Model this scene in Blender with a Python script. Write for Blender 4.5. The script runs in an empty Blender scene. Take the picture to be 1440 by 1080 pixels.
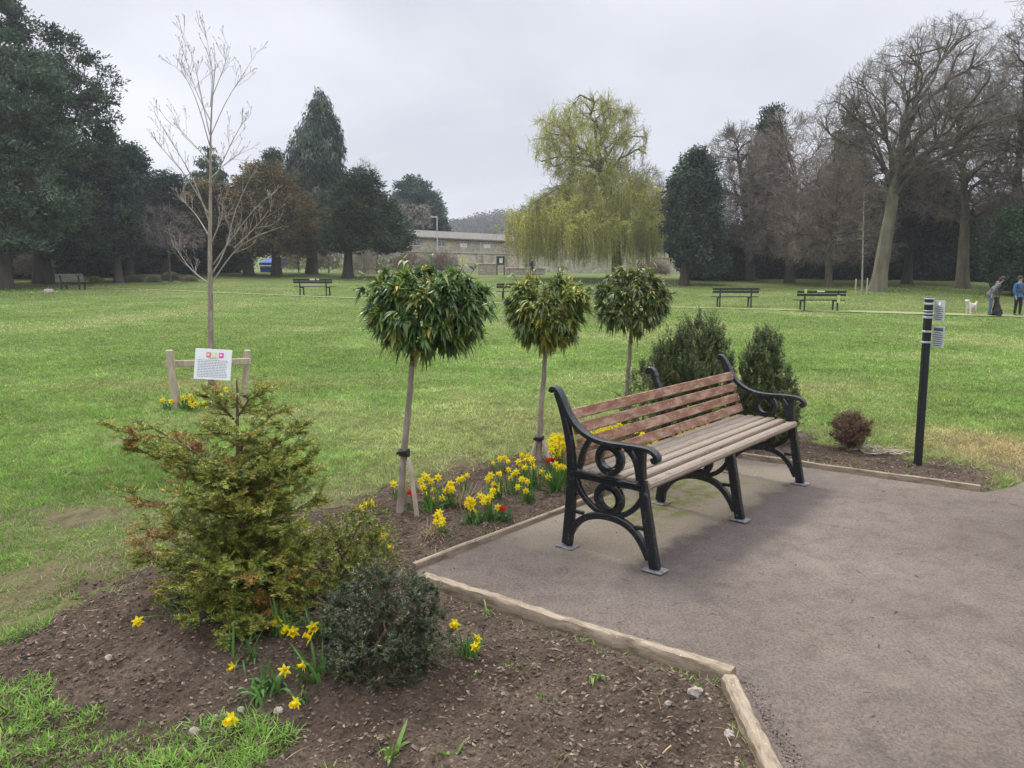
import bpy, math, random
import numpy as np
from mathutils import Vector, Matrix
PI = math.pi
rng = np.random.default_rng(7)
random.seed(7)
scene = bpy.context.scene
COL = scene.collection

# ------------------------------------------------------------------ camera model of the photograph
FPX, HC = 1082.0, 1.55
PITCH = math.atan(157 / 1082)
CP, SP = math.cos(PITCH), math.sin(PITCH)
def at(u, v, Y):                       # world point seen at photo pixel (u, v) at ground distance Y
    b = v - 540; den = FPX * CP - b * SP
    t = Y / den
    return np.array([(u - 720) * t, Y, HC - (FPX * SP + b * CP) * t])
def gr(u, v, z=0.0):                   # ground point seen at photo pixel
    b = v - 540; t = (HC - z) / (FPX * SP + b * CP)
    return np.array([(u - 720) * t, (FPX * CP - b * SP) * t])

# ------------------------------------------------------------------ terrain
YK = np.array([-80, 12, 31, 45, 65, 90, 140, 400, 900.])
BK = np.array([-.75, -.25, .1, .3, .45, .7])
ZT = np.array([[0]*6, [0]*6, [.35, .22, .06, 0, -.06, -.25], [.65, .6, .3, .35, .6, .55], [1.45, 1.45, 1.15, 1.2, 1.3, 1.3],
               [1.7, 1.7, 1.5, 1.5, 1.6, 1.6], [3, 3, 2.6, 3, 3, 3], [9, 9, 7, 9, 9, 9], [20]*6], float)
def _h(ix, iy, s):
    n = (ix.astype(np.int64) * 374761393 + iy.astype(np.int64) * 668265263 + s * 1274126177) & 0xffffffff
    n = ((n ^ (n >> 13)) * 1274126177) & 0xffffffff
    return ((n ^ (n >> 16)) & 0xffff) / 65535.0
def vnoise(x, y, s=0):
    x = np.asarray(x, float); y = np.asarray(y, float)
    ix = np.floor(x); iy = np.floor(y); fx = x - ix; fy = y - iy
    fx = fx*fx*(3-2*fx); fy = fy*fy*(3-2*fy)
    a = _h(ix, iy, s); b = _h(ix+1, iy, s); c = _h(ix, iy+1, s); d = _h(ix+1, iy+1, s)
    return (a*(1-fx)+b*fx)*(1-fy) + (c*(1-fx)+d*fx)*fy
def fbm(x, y, o=4, s=0):
    r = 0; a = .5; t = 0
    for i in range(o):
        r = r + a*vnoise(x*2**i, y*2**i, s+i*17); t += a; a *= .5
    return r/t
def sstep(a, b, x):
    t = np.clip((x-a)/(b-a), 0, 1); return t*t*(3-2*t)
def ter(x, y):
    x = np.asarray(x, float); y = np.asarray(y, float)
    b = np.clip(x/np.maximum(y, 1), -.75, .7)
    iy = np.clip(np.searchsorted(YK, y)-1, 0, len(YK)-2); fy = np.clip((y-YK[iy])/(YK[iy+1]-YK[iy]), 0, 1)
    ib = np.clip(np.searchsorted(BK, b)-1, 0, len(BK)-2); fb = (b-BK[ib])/(BK[ib+1]-BK[ib])
    z = (ZT[iy, ib]*(1-fb)+ZT[iy, ib+1]*fb)*(1-fy) + (ZT[iy+1, ib]*(1-fb)+ZT[iy+1, ib+1]*fb)*fy
    z = z + .11*np.exp(-(((x+1.25)/.62)**2+((y-3.15)/.5)**2)) + .04*np.exp(-(((x+.5)/.4)**2+((y-2.75)/.35)**2))
    z = z + 24*np.exp(-((x-25)/95)**2-((y-470)/120)**2)
    return z
def tz(x, y): return float(ter(np.array([x]), np.array([y]))[0])

# polygons (world metres)
EA0, CORN, EB1 = np.array([-.52, 3.875]), np.array([1.73, 6.516]), np.array([3.36, 5.36])
EC0, EC1 = np.array([-.42, 3.665]), np.array([.83, 2.76])
BED = np.array([(-2.9, 2.3), (-2.3, 3.0), (-2.02, 3.5), (-1.95, 4.1), (-1.7, 4.6), (-1.35, 4.85), (-.95, 5.2), (-.85, 5.35), (-.44, 5.85), (.24, 6.44),
    (.9, 7.2), (1.5, 7.9), (2.3, 7.9), (2.75, 7.35), (2.85, 6.85), (3.4, 6.3), (3.75, 5.9), (3.6, 5.55), (3.40, 5.36), (1.73, 6.516), (-.50, 3.89), (-.42, 3.66),
    (.83, 2.76), (.80, 1.0), (-3.2, 1.0)])
PATH = np.array([(3.38, 5.33), (3.7, 5.5), (4.1, 5.82), (5.5, 7.0), (10, 10), (16, 12), (16, -4), (.4, -4), (.81, 1.5), (.83, 2.76), (-.44, 3.66), (-.54, 3.87), (1.73, 6.50)])
def inpoly(x, y, P):
    x = np.asarray(x); y = np.asarray(y); c = np.zeros(x.shape, bool)
    for i in range(len(P)):
        x1, y1 = P[i]; x2, y2 = P[i-1]
        c ^= ((y1 > y) != (y2 > y)) & (x < (x2-x1)*(y-y1)/(y2-y1+1e-12)+x1)
    return c
def sdist(x, y, P):                    # >0 inside
    d = np.full(np.shape(x), 1e9)
    for i in range(len(P)):
        a = P[i-1]; b = P[i]; e = b-a
        t = np.clip(((x-a[0])*e[0]+(y-a[1])*e[1])/(e@e), 0, 1)
        d = np.minimum(d, np.hypot(x-a[0]-t*e[0], y-a[1]-t*e[1]))
    return np.where(inpoly(x, y, P), d, -d)

# ------------------------------------------------------------------ mesh builder
def nrm(a): return a/np.maximum(np.linalg.norm(a, axis=-1, keepdims=True), 1e-9)
class MB:
    def __init__(s): s.v = []; s.q = []; s.t = []; s.c = []; s.n = 0
    def add(s, v, q=None, t=None, col=None):
        v = np.asarray(v, float).reshape(-1, 3)
        if q is not None and len(q): s.q.append(np.asarray(q).reshape(-1, 4)+s.n)
        if t is not None and len(t): s.t.append(np.asarray(t).reshape(-1, 3)+s.n)
        if col is None: c = np.ones((len(v), 3))
        else: c = np.broadcast_to(np.asarray(col, float), (len(v), 3))
        s.v.append(v); s.c.append(c); s.n += len(v)
        return s
    def build(s, name, m, parent=None, loc=None, smooth=True, sharp=None):
        v = np.concatenate(s.v); c = np.concatenate(s.c)
        off = np.zeros(3)
        if loc is not None: off = np.array(loc, float)
        p = parent
        o_off = off.copy()
        while p is not None: off = off + np.array(p.location); p = p.parent
        v = v-off
        q = np.concatenate(s.q) if s.q else np.zeros((0, 4), int)
        t = np.concatenate(s.t) if s.t else np.zeros((0, 3), int)
        me = bpy.data.meshes.new(name)
        me.vertices.add(len(v)); me.vertices.foreach_set('co', v.astype(np.float32).ravel())
        lv = np.concatenate([q.ravel(), t.ravel()]).astype(np.int32)
        ls = np.concatenate([np.arange(len(q))*4, len(q)*4+np.arange(len(t))*3]).astype(np.int32)
        me.loops.add(len(lv)); me.loops.foreach_set('vertex_index', lv)
        me.polygons.add(len(ls)); me.polygons.foreach_set('loop_start', ls)
        me.update(calc_edges=True)
        if smooth: me.shade_smooth()
        if sharp: me.set_sharp_from_angle(angle=math.radians(sharp))
        else: me.shade_flat()
        a = me.color_attributes.new('col', 'FLOAT_COLOR', 'POINT')
        a.data.foreach_set('color', np.concatenate([c, np.ones((len(c), 1))], 1).astype(np.float32).ravel())
        me.materials.append(m)
        o = bpy.data.objects.new(name, me); COL.objects.link(o)
        o.parent = parent; o.location = o_off
        return o
    # tubes: P (m,n,3), R (m,n)
    def tubes(s, P, R, k=6, col=None, cap=False):
        P = np.asarray(P, float)
        if P.ndim == 2: P = P[None]
        m, n = P.shape[:2]
        R = np.broadcast_to(np.asarray(R, float), (m, n)).copy()
        if cap:
            P = np.concatenate([P[:, :1], P, P[:, -1:]], 1); R = np.concatenate([R[:, :1]*.001, R, R[:, -1:]*.001], 1); n += 2
        T = nrm(np.gradient(P, axis=1))
        if cap: T[:, 0] = T[:, 2]; T[:, 1] = T[:, 2]; T[:, -1] = T[:, -3]; T[:, -2] = T[:, -3]
        mt = np.abs(T.mean(1)); ax = np.eye(3)[np.argmin(mt, 1)][:, None, :]
        U = nrm(np.cross(T, ax)); W = np.cross(T, U)
        a = np.arange(k)*2*PI/k
        v = P[:, :, None]+R[:, :, None, None]*(U[:, :, None]*np.cos(a)[:, None]+W[:, :, None]*np.sin(a)[:, None])
        i = np.arange(m)[:, None, None]*n*k+np.arange(n-1)[:, None]*k
        j = np.arange(k); j2 = (j+1) % k
        q = np.stack([i+j, i+j2, i+k+j2, i+k+j], -1).reshape(-1, 4)
        if col is not None:
            col = np.asarray(col, float)
            if col.ndim == 2 and len(col) == m: col = np.repeat(col, n*k, 0)
        return s.add(v, q, col=col)
    # closed 2D profile (k,2) swept between p0 and p1 with frame U,V ; bevelled ends
    def bar(s, prof, p0, p1, U, V, bev=.003, col=None):
        p0 = np.array(p0, float); p1 = np.array(p1, float); U = np.array(U, float); V = np.array(V, float)
        prof = np.array(prof, float); k = len(prof)
        d = p1-p0; L = np.linalg.norm(d); d = d/L
        c = prof.mean(0); ext = np.abs(prof-c).max(0)
        ins = c+(prof-c)*(1-bev/np.maximum(ext, bev*1.01))
        rings = []
        for t, pr in ((0, ins), (bev, prof), (L-bev, prof), (L, ins)):
            rings.append(p0+d*t+pr[:, :1]*U+pr[:, 1:]*V)
        v = np.concatenate(rings+[[p0+c[0]*U+c[1]*V], [p1+c[0]*U+c[1]*V]])
        q = []; t = []
        for r in range(3):
            for i in range(k):
                q.append((r*k+i, r*k+(i+1) % k, (r+1)*k+(i+1) % k, (r+1)*k+i))
        for i in range(k):
            t.append((4*k, (i+1) % k, i)); t.append((4*k+1, 3*k+i, 3*k+(i+1) % k))
        return s.add(v, q, t, col)
    def box(s, c, size, rz=0, bev=.003, col=None, M=None):
        c = np.array(c, float); R = np.eye(3)
        if rz: R = np.array([[math.cos(rz), -math.sin(rz), 0], [math.sin(rz), math.cos(rz), 0], [0, 0, 1]])
        if M is not None: R = np.array(M, float)
        ax, ay, az = R[:, 0], R[:, 1], R[:, 2]
        return s.bar(rrect(size[0], size[1], min(bev, size[0]*.3, size[1]*.3)), c-az*size[2]/2, c+az*size[2]/2, ax, ay, min(bev, size[2]*.3), col)
    # blades: base (N,3), dirs (N,3); bend = gravity droop factor
    def blades(s, B, D, L, Wd, droop=0., seg=3, fold=.0, col=None, side=None, taper='leaf', mid=None):
        N = len(B); D = nrm(D); L = np.broadcast_to(L, N)[:, None]; Wd = np.broadcast_to(Wd, N)[:, None]
        dr = np.broadcast_to(droop, N)[:, None]
        if side is None:
            side = np.cross(D, np.array([0, 0, 1.])+rng.normal(0, .15, (N, 3))); 
        side = nrm(side); nn = nrm(np.cross(side, D))
        ts = np.linspace(0, 1, seg+1); cols = []
        V = []
        for t in ts:
            p = B+D*L*t+np.array([0, 0, -1.])*dr*L*t*t
            w = {'leaf': math.sin(PI*min(1, .08+.92*t)**.8)*.5 if t < 1 else .02, 'grass': .5*(1-t**2.2)+.02, 'strap': .5*(1-t**6)+.03}[taper]
            V += [p-side*Wd*w, p-nn*Wd*fold*(w > .05), p+side*Wd*w]
        V = np.stack(V, 1)             # N, 3*(seg+1), 3
        k = 3*(seg+1); q = []
        for i in range(seg):
            q += [(3*i, 3*i+1, 3*i+4, 3*i+3), (3*i+1, 3*i+2, 3*i+5, 3*i+4)]
        q = np.array(q)[None]+np.arange(N)[:, None, None]*k
        c = None
        if col is not None:
            c = np.repeat(np.broadcast_to(np.asarray(col, float), (N, 3))[:, None], k, 1).copy()
            if mid is not None: c[:, 1::3] *= mid
            c = c.reshape(-1, 3)
        return s.add(V, q, col=c)
    def tris(s, B, D, L, Wd, side=None, col=None):      # needles
        N = len(B); D = nrm(D); L = np.broadcast_to(L, N)[:, None]; Wd = np.broadcast_to(Wd, N)[:, None]
        if side is None: side = np.cross(D, rng.normal(0, 1, (N, 3)))
        side = nrm(side)*Wd/2
        V = np.stack([B-side*.7, B+side*.7, B+D*L*.6+side, B+D*L, B+D*L*.6-side], 1)
        q = np.array([(0, 1, 2, 4)])[None]+np.arange(N)[:, None, None]*5
        t = np.array([(4, 2, 3)])[None]+np.arange(N)[:, None, None]*5
        c = None if col is None else np.repeat(np.broadcast_to(np.asarray(col, float), (N, 3)), 5, 0)
        return s.add(V, q, t, c)
    def cards(s, B, D, L, Wd, col=None):                # diamond leaf clumps, bent along the middle
        N = len(B); D = nrm(D); L = np.broadcast_to(L, N)[:, None]; Wd = np.broadcast_to(Wd, N)[:, None]
        side = nrm(np.cross(D, rng.normal(0, 1, (N, 3)))); nn = np.cross(side, D)
        V = np.stack([B, B+D*L*.5+side*Wd/2+nn*Wd*.2, B+D*L, B+D*L*.5-side*Wd/2+nn*Wd*.2], 1)
        t = np.array([(0, 1, 2), (0, 2, 3)])[None]+np.arange(N)[:, None, None]*4
        c = None if col is None else np.repeat(np.broadcast_to(np.asarray(col, float), (N, 3)), 4, 0)
        return s.add(V, t=t, col=c)
    def blob(s, c, r, seg=10, rings=7, rough=.15, col=None, seed=0):
        th = np.linspace(0, PI, rings); ph = np.arange(seg)*2*PI/seg
        T, P_ = np.meshgrid(th, ph, indexing='ij')
        d = np.stack([np.sin(T)*np.cos(P_), np.sin(T)*np.sin(P_), np.cos(T)], -1)
        g = np.random.default_rng(seed); n = 1+rough*(g.random(T.shape)-.5)*2
        n[0] = n[0, 0]; n[-1] = n[-1, 0]
        v = np.array(c)+d*n[..., None]*np.array(r)
        q = [(i*seg+j, i*seg+(j+1) % seg, (i+1)*seg+(j+1) % seg, (i+1)*seg+j) for i in range(rings-1) for j in range(seg)]
        return s.add(v, q, col=col)
def rrect(w, h, b=.003):
    w /= 2; h /= 2
    return [(-w+b, -h), (w-b, -h), (w, -h+b), (w, h-b), (w-b, h), (-w+b, h), (-w, h-b), (-w, -h+b)]
def circ(r, k=10, sq=1): return [(r*math.cos(i*2*PI/k), r*sq*math.sin(i*2*PI/k)) for i in range(k)]

# ------------------------------------------------------------------ tagging
def tag(o, label=None, cat=None, group=None, kind=None):
    if label: o['label'] = label
    if cat: o['category'] = cat
    if group: o['group'] = group
    if kind: o['kind'] = kind
    return o
def thing(name, label, cat, loc=(0, 0, 0), rz=0, group=None):
    o = bpy.data.objects.new(name, None); COL.objects.link(o)
    o.location = loc; o.rotation_euler = (0, 0, rz); o.empty_display_size = .2
    return tag(o, label, cat, group)
def copy_tree(o, parent=None):
    c = o.copy(); COL.objects.link(c); c.parent = parent
    for ch in o.children: copy_tree(ch, c)
    return c

# ------------------------------------------------------------------ materials
def new_mat(name):
    m = bpy.data.materials.new(name); m.use_nodes = True
    nt = m.node_tree; b = nt.nodes['Principled BSDF']
    return m, nt, b
def N(nt, t, **k):
    n = nt.nodes.new(t)
    for a, b in k.items(): setattr(n, a, b)
    return n
def noise_node(nt, co, scale, detail=4, rough=.55, dist=0):
    n = N(nt, 'ShaderNodeTexNoise'); n.inputs['Scale'].default_value = scale; n.inputs['Detail'].default_value = detail
    n.inputs['Roughness'].default_value = rough; n.inputs['Distortion'].default_value = dist
    nt.links.new(co, n.inputs['Vector']); return n
def ramp(nt, fac, stops):
    r = N(nt, 'ShaderNodeValToRGB'); e = r.color_ramp.elements
    e[0].position = stops[0][0]; e[0].color = (*stops[0][1], 1); e[1].position = stops[-1][0]; e[1].color = (*stops[-1][1], 1)
    for p, c in stops[1:-1]:
        x = e.new(p); x.color = (*c, 1)
    nt.links.new(fac, r.inputs['Fac']); return r
def mixc(nt, fac, a, b, mode='MIX'):
    m = N(nt, 'ShaderNodeMix', data_type='RGBA', blend_type=mode)
    for s, v in ((m.inputs[0], fac), (m.inputs[6], a), (m.inputs[7], b)):
        if isinstance(v, (int, float)): s.default_value = v
        elif isinstance(v, tuple): s.default_value = (*v, 1)
        else: nt.links.new(v, s)
    return m.outputs[2]
def coords(nt, scale=(1, 1, 1), which='Object'):
    c = N(nt, 'ShaderNodeTexCoord'); mp = N(nt, 'ShaderNodeMapping'); mp.inputs['Scale'].default_value = scale
    nt.links.new(c.outputs[which], mp.inputs['Vector']); return mp.outputs[0]
def bump(nt, b, h, strength=.5, dist=.01):
    n = N(nt, 'ShaderNodeBump'); n.inputs['Strength'].default_value = strength; n.inputs['Distance'].default_value = dist
    nt.links.new(h, n.inputs['Height']); nt.links.new(n.outputs[0], b.inputs['Normal'])
def surf(name, c1, c2=None, scale=20, rough=.8, bstr=.4, bdist=.004, stretch=(1, 1, 1), metal=0, spec=.3, pos=(.35, .65), detail=5, spots=None, vcol=True):
    """noise-mottled surface whose colour is tinted by the 'col' attribute"""
    m, nt, b = new_mat(name); c2 = c2 or c1
    co = coords(nt, stretch); n = noise_node(nt, co, scale, detail)
    r = ramp(nt, n.outputs['Fac'], [(pos[0], c1), (pos[1], c2)]); out = r.outputs[0]
    if spots:
        for sc, th, cc in spots:
            n2 = noise_node(nt, coords(nt, stretch if len(spots) > 3 else (1, 1, 1)), sc, 3, .6)
            r2 = ramp(nt, n2.outputs['Fac'], [(th, (0, 0, 0)), (th+.04, (1, 1, 1))])
            out = mixc(nt, r2.outputs[0], out, cc)
    if vcol:
        at_ = N(nt, 'ShaderNodeAttribute', attribute_name='col')
        out = mixc(nt, 1.0, out, at_.outputs['Color'], 'MULTIPLY')
    nt.links.new(out, b.inputs['Base Color'])
    b.inputs['Roughness'].default_value = rough; b.inputs['Metallic'].default_value = metal; b.inputs['Specular IOR Level'].default_value = spec
    if bstr: bump(nt, b, n.outputs['Fac'], bstr, bdist)
    return m
def leafmat(name, base, rough=.5, trans=.25, spec=.4, var=.25, scale=3.):
    m, nt, b = new_mat(name)
    at_ = N(nt, 'ShaderNodeAttribute', attribute_name='col')
    n = noise_node(nt, coords(nt), scale, 3)
    r = ramp(nt, n.outputs['Fac'], [(.3, tuple(x*(1-var) for x in base)), (.7, tuple(min(1, x*(1+var)) for x in base))])
    c = mixc(nt, 1., r.outputs[0], at_.outputs['Color'], 'MULTIPLY')
    nt.links.new(c, b.inputs['Base Color']); b.inputs['Roughness'].default_value = rough; b.inputs['Specular IOR Level'].default_value = spec
    if trans:
        tr = N(nt, 'ShaderNodeBsdfTranslucent'); nt.links.new(c, tr.inputs['Color'])
        mx = N(nt, 'ShaderNodeMixShader'); mx.inputs[0].default_value = trans
        out = nt.nodes['Material Output']
        nt.links.new(b.outputs[0], mx.inputs[1]); nt.links.new(tr.outputs[0], mx.inputs[2]); nt.links.new(mx.outputs[0], out.inputs['Surface'])
    return m

# ------------------------------------------------------------------ tree skeletons
def resample(pts, n):
    pts = np.array(pts, float); d = np.r_[0, np.cumsum(np.linalg.norm(np.diff(pts, axis=0), axis=1))]
    t = np.linspace(0, d[-1], n)
    P = np.stack([np.interp(t, d, pts[:, i]) for i in range(3)], 1)
    for _ in range(2):
        Q = P.copy(); Q[1:-1] = (P[:-2]+2*P[1:-1]+P[2:])/4; P = Q
    return P
def env_pts(g, n, prof, shell=2.2, lobes=.18, squash=1.):
    """prof rows: z, cx, cy, r"""
    prof = np.array(prof, float); prof = prof[np.argsort(prof[:, 0])]
    zz = np.linspace(prof[0, 0], prof[-1, 0], 60); r = np.interp(zz, prof[:, 0], prof[:, 3])
    w = np.maximum(r, .02)**1.6; w /= w.sum()
    z = g.choice(zz, n, p=w)+g.uniform(-.5, .5, n)*(zz[1]-zz[0])
    a = g.uniform(0, 2*PI, n); R = np.interp(z, prof[:, 0], prof[:, 3]); H_ = prof[-1, 0]-prof[0, 0]
    lob = 1+lobes*(vnoise(a*1.6+50, z/H_*7, 5)*2-1)+lobes*.6*(vnoise(a*4+9, z/H_*15, 9)*2-1)
    rad = R*g.random(n)**(1/shell)*lob
    return np.stack([np.interp(z, prof[:, 0], prof[:, 1])+rad*np.cos(a), np.interp(z, prof[:, 0], prof[:, 2])+rad*np.sin(a)*squash, z], 1)
def skeleton(g, trunk, r0, r1, prof, counts, radii, start=.3, pen=1.2, lift=.35, wob=.06, shell=2.2, lobes=.18, shells=None, squash=1.):
    """returns list of (P (m,n,3), R (m,n)) per level; trunk is level 0"""
    tn = 14; tp = resample(trunk, tn); t = np.linspace(0, 1, tn); tr = r0*(1-t)+r1*t; tr[0] *= 1.35; tr[1] *= 1.08
    levels = [(tp[None], tr[None])]
    T = nrm(np.gradient(tp, axis=0)); k0 = int(start*tn)
    NP, NT, NR = tp[k0:], T[k0:], tr[k0:]
    for li, (cnt, rad) in enumerate(zip(counts, radii)):
        tg = env_pts(g, cnt, prof, shells[li] if shells else shell, lobes, squash)
        best = np.zeros(cnt, int)
        for i in range(0, cnt, 500):
            d = tg[i:i+500, None]-NP[None]; L = np.linalg.norm(d, axis=2)+1e-6
            cs = (d*NT[None]).sum(2)/L
            cost = L*(1+pen*(1-cs)*.5+np.where(cs < .15, 2., 0))
            best[i:i+500] = np.argmin(cost, 1)
        P0, T0, R0 = NP[best], NT[best], NR[best]
        L = np.linalg.norm(tg-P0, axis=1, keepdims=True)
        n = [9, 7, 6, 5, 4][min(li, 4)]
        c = P0+T0*L*.35+np.array([0, 0, 1.])*L*(lift*.25)
        tt = np.linspace(0, 1, n)[None, :, None]
        P = (1-tt)**2*P0[:, None]+2*tt*(1-tt)*c[:, None]+tt**2*tg[:, None]
        wb = g.normal(0, 1, (cnt, n, 3)); wb[:, 0] = 0
        P = P+wb*L[:, None]*wob*tt
        rs = np.minimum(R0*.75, rad*g.uniform(.75, 1.25, cnt))
        R = rs[:, None]*(1-.68*np.linspace(0, 1, n)[None])
        levels.append((P, R))
        Tn = nrm(np.gradient(P, axis=1))
        NP = np.concatenate([NP, P[:, 1:].reshape(-1, 3)]); NT = np.concatenate([NT, Tn[:, 1:].reshape(-1, 3)]); NR = np.concatenate([NR, R[:, 1:].ravel()])
    return levels
def sprout(g, P, R, per, length, ang=.7, rad=.6, up=.15, n=3, tmin=.15, lenvar=.4, flat=0, jit=.16):
    """side shoots along each parent polyline"""
    m, k = P.shape[:2]
    idx = np.repeat(np.arange(m), per); c = len(idx)
    t = g.uniform(tmin, 1, c)*(k-1); i = np.minimum(t.astype(int), k-2); f = (t-i)[:, None]
    B = P[idx, i]*(1-f)+P[idx, i+1]*f; T = nrm(P[idx, i+1]-P[idx, i])
    Rb = R[idx, i]*rad
    pr = nrm(np.cross(T, g.normal(0, 1, (c, 3))))
    if flat: pr = nrm(pr*(1-flat)+np.cross(T, [0, 0, 1.])*np.where(g.random((c, 1)) < .5, 1, -1)*flat)
    a = ang*g.uniform(.6, 1.3, c)[:, None]
    D = nrm(T*np.cos(a)+pr*np.sin(a)+np.array([0, 0, up]))
    Ln = length*g.uniform(1-lenvar, 1+lenvar, c)[:, None]*(1.15-.45*t/(k-1))[:, None]
    ts = np.linspace(0, 1, n); Q = []
    cur = B.copy(); Q.append(cur)
    for j in range(1, n):
        D = nrm(D+g.normal(0, jit, (c, 3))+np.array([0, 0, up*.5])); cur = cur+D*Ln/(n-1); Q.append(cur)
    return np.stack(Q, 1), Rb[:, None]*(1-.6*ts[None])
# ================================================================== world, sun, camera
def make_world():
    w = bpy.data.worlds.new('World'); scene.world = w; w.use_nodes = True
    nt = w.node_tree; bg = nt.nodes['Background']
    sky = N(nt, 'ShaderNodeTexSky', sky_type='NISHITA'); sky.sun_disc = False
    sky.sun_elevation = math.radians(52); sky.sun_rotation = math.radians(-40)
    sk = N(nt, 'ShaderNodeVectorMath', operation='SCALE'); sk.inputs['Scale'].default_value = .10
    nt.links.new(sky.outputs[0], sk.inputs[0])
    tc = N(nt, 'ShaderNodeTexCoord'); sep = N(nt, 'ShaderNodeSeparateXYZ'); nt.links.new(tc.outputs['Generated'], sep.inputs[0])
    # project directions on a cloud ceiling
    mz = N(nt, 'ShaderNodeMath', operation='ADD'); mz.inputs[1].default_value = .22; nt.links.new(sep.outputs['Z'], mz.inputs[0])
    mzz = N(nt, 'ShaderNodeMath', operation='MAXIMUM'); mzz.inputs[1].default_value = .08; nt.links.new(mz.outputs[0], mzz.inputs[0])
    dv = N(nt, 'ShaderNodeVectorMath', operation='DIVIDE'); cb = N(nt, 'ShaderNodeCombineXYZ')
    for i in range(3): nt.links.new(mzz.outputs[0], cb.inputs[i])
    nt.links.new(tc.outputs['Generated'], dv.inputs[0]); nt.links.new(cb.outputs[0], dv.inputs[1])
    mp = N(nt, 'ShaderNodeMapping'); mp.inputs['Scale'].default_value = (.75, .75, 0); mp.inputs['Location'].default_value = (2.3, 1.1, 0)
    nt.links.new(dv.outputs[0], mp.inputs['Vector'])
    n = noise_node(nt, mp.outputs[0], 1.1, 6, .5, .3)
    r = ramp(nt, n.outputs['Fac'], [(.33, (.405, .415, .465)), (.5, (.49, .50, .545)), (.66, (.60, .61, .65))])
    # overcast dome: brighter overhead
    zr = N(nt, 'ShaderNodeMapRange'); zr.inputs['From Min'].default_value = .36; zr.inputs['From Max'].default_value = .95; zr.inputs['To Min'].default_value = 1.; zr.inputs['To Max'].default_value = 4.0
    nt.links.new(sep.outputs['Z'], zr.inputs['Value'])
    cl = N(nt, 'ShaderNodeVectorMath', operation='SCALE'); nt.links.new(r.outputs[0], cl.inputs[0]); nt.links.new(zr.outputs[0], cl.inputs['Scale'])
    mx = mixc(nt, .94, sk.outputs[0], cl.outputs[0])
    nt.links.new(mx, bg.inputs['Color']); bg.inputs['Strength'].default_value = 1.0
make_world()
L = bpy.data.lights.new('sun', 'SUN'); L.energy = 1.5; L.angle = math.radians(14); L.color = (1, .96, .9)
so = bpy.data.objects.new('sun', L); COL.objects.link(so)
sd = Vector((math.sin(math.radians(-40))*math.cos(math.radians(52)), math.cos(math.radians(-40))*math.cos(math.radians(52)), math.sin(math.radians(52))))
so.rotation_euler = sd.to_track_quat('Z', 'Y').to_euler(); so.location = sd*50
cam = bpy.data.cameras.new('camera'); co_ = bpy.data.objects.new('camera', cam); COL.objects.link(co_); scene.camera = co_
cam.sensor_fit = 'HORIZONTAL'; cam.sensor_width = 36; cam.lens = 36*FPX/1440; cam.clip_end = 3000; cam.clip_start = .05
co_.location = (0, 0, HC); co_.rotation_euler = (PI/2-PITCH, 0, 0)
scene.view_settings.view_transform = 'Standard'; scene.view_settings.look = 'None'; scene.view_settings.exposure = 0.66; scene.view_settings.gamma = 1
scene.cycles.max_bounces = 5; scene.cycles.diffuse_bounces = 3; scene.cycles.transmission_bounces = 3; scene.cycles.volume_bounces = 0
scene.cycles.use_denoising = True; scene.cycles.denoiser = 'OPENIMAGEDENOISE'; scene.cycles.denoising_input_passes = 'RGB_ALBEDO_NORMAL'; scene.cycles.denoising_prefilter = 'ACCURATE'

# ================================================================== ground sheets
def grid_sheet(name, xs, ys, zf, keep=None, mat=None, cf=None):
    X, Y = np.meshgrid(xs, ys); Z = zf(X, Y); ny, nx = X.shape
    i = (np.arange(ny-1)[:, None]*nx+np.arange(nx-1)[None]).ravel()
    q = np.stack([i, i+1, i+nx+1, i+nx], 1)
    v = np.stack([X, Y, Z], -1).reshape(-1, 3)
    if keep is not None:
        k = keep(X, Y).ravel(); q = q[k[q].any(1)]
        used = np.unique(q); mp = np.zeros(len(v), int); mp[used] = np.arange(len(used)); v = v[used]; q = mp[q]
    o = MB().add(v, q, col=None if cf is None else cf(v[:, 0], v[:, 1])).build(name, mat); return tag(o, kind='structure')
def spaced(a, b, st, lo, hi, gr_=1.12):
    c = list(np.arange(a, b+1e-6, st)); s = st; x = c[0]; L_ = []
    while x > lo: s *= gr_; x -= s; L_.append(x)
    s = st; x = c[-1]; R_ = []
    while x < hi: s *= gr_; x += s; R_.append(x)
    return np.array(L_[::-1]+c+R_)
def beds(X, Y): return sdist(X, Y, BED)
def paths(X, Y): return sdist(X, Y, PATH)
def lawn_z(X, Y):
    z = ter(X, Y)+.022*(fbm(X*1.3, Y*1.3, 3, 3)-.5)*sstep(0, .5, -np.maximum(beds(X, Y), paths(X, Y)))
    d = np.maximum(beds(X, Y)+EDGE(X, Y), paths(X, Y))
    return z-.07*sstep(-.05, .07, d)
def EDGE(x, y): return ((fbm(x*2.2, y*2.2, 2, 20)-.5)*.35+(fbm(x*7, y*7, 3, 21)-.5)*.42)*sstep(.12, .5, -paths(x, y))
def soil_h(X, Y):
    n = (fbm(X*5, Y*5, 3, 11)-.5)*.05+(fbm(X*24, Y*24, 3, 12)-.5)*.042+(np.abs(fbm(X*60, Y*60, 2, 14)-.5))*.018
    return n
def soil_z(X, Y):
    d = beds(X, Y); edge = EDGE(X, Y)
    return ter(X, Y)+.004+soil_h(X, Y)*sstep(-.1, .2, d)-.05*sstep(.10, -.14, d+edge)
def path_z(X, Y):
    return ter(X, Y)+(fbm(X*2.2, Y*2.2, 3, 31)-.5)*.012-.02*sstep(.03, -.04, paths(X, Y))

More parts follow.
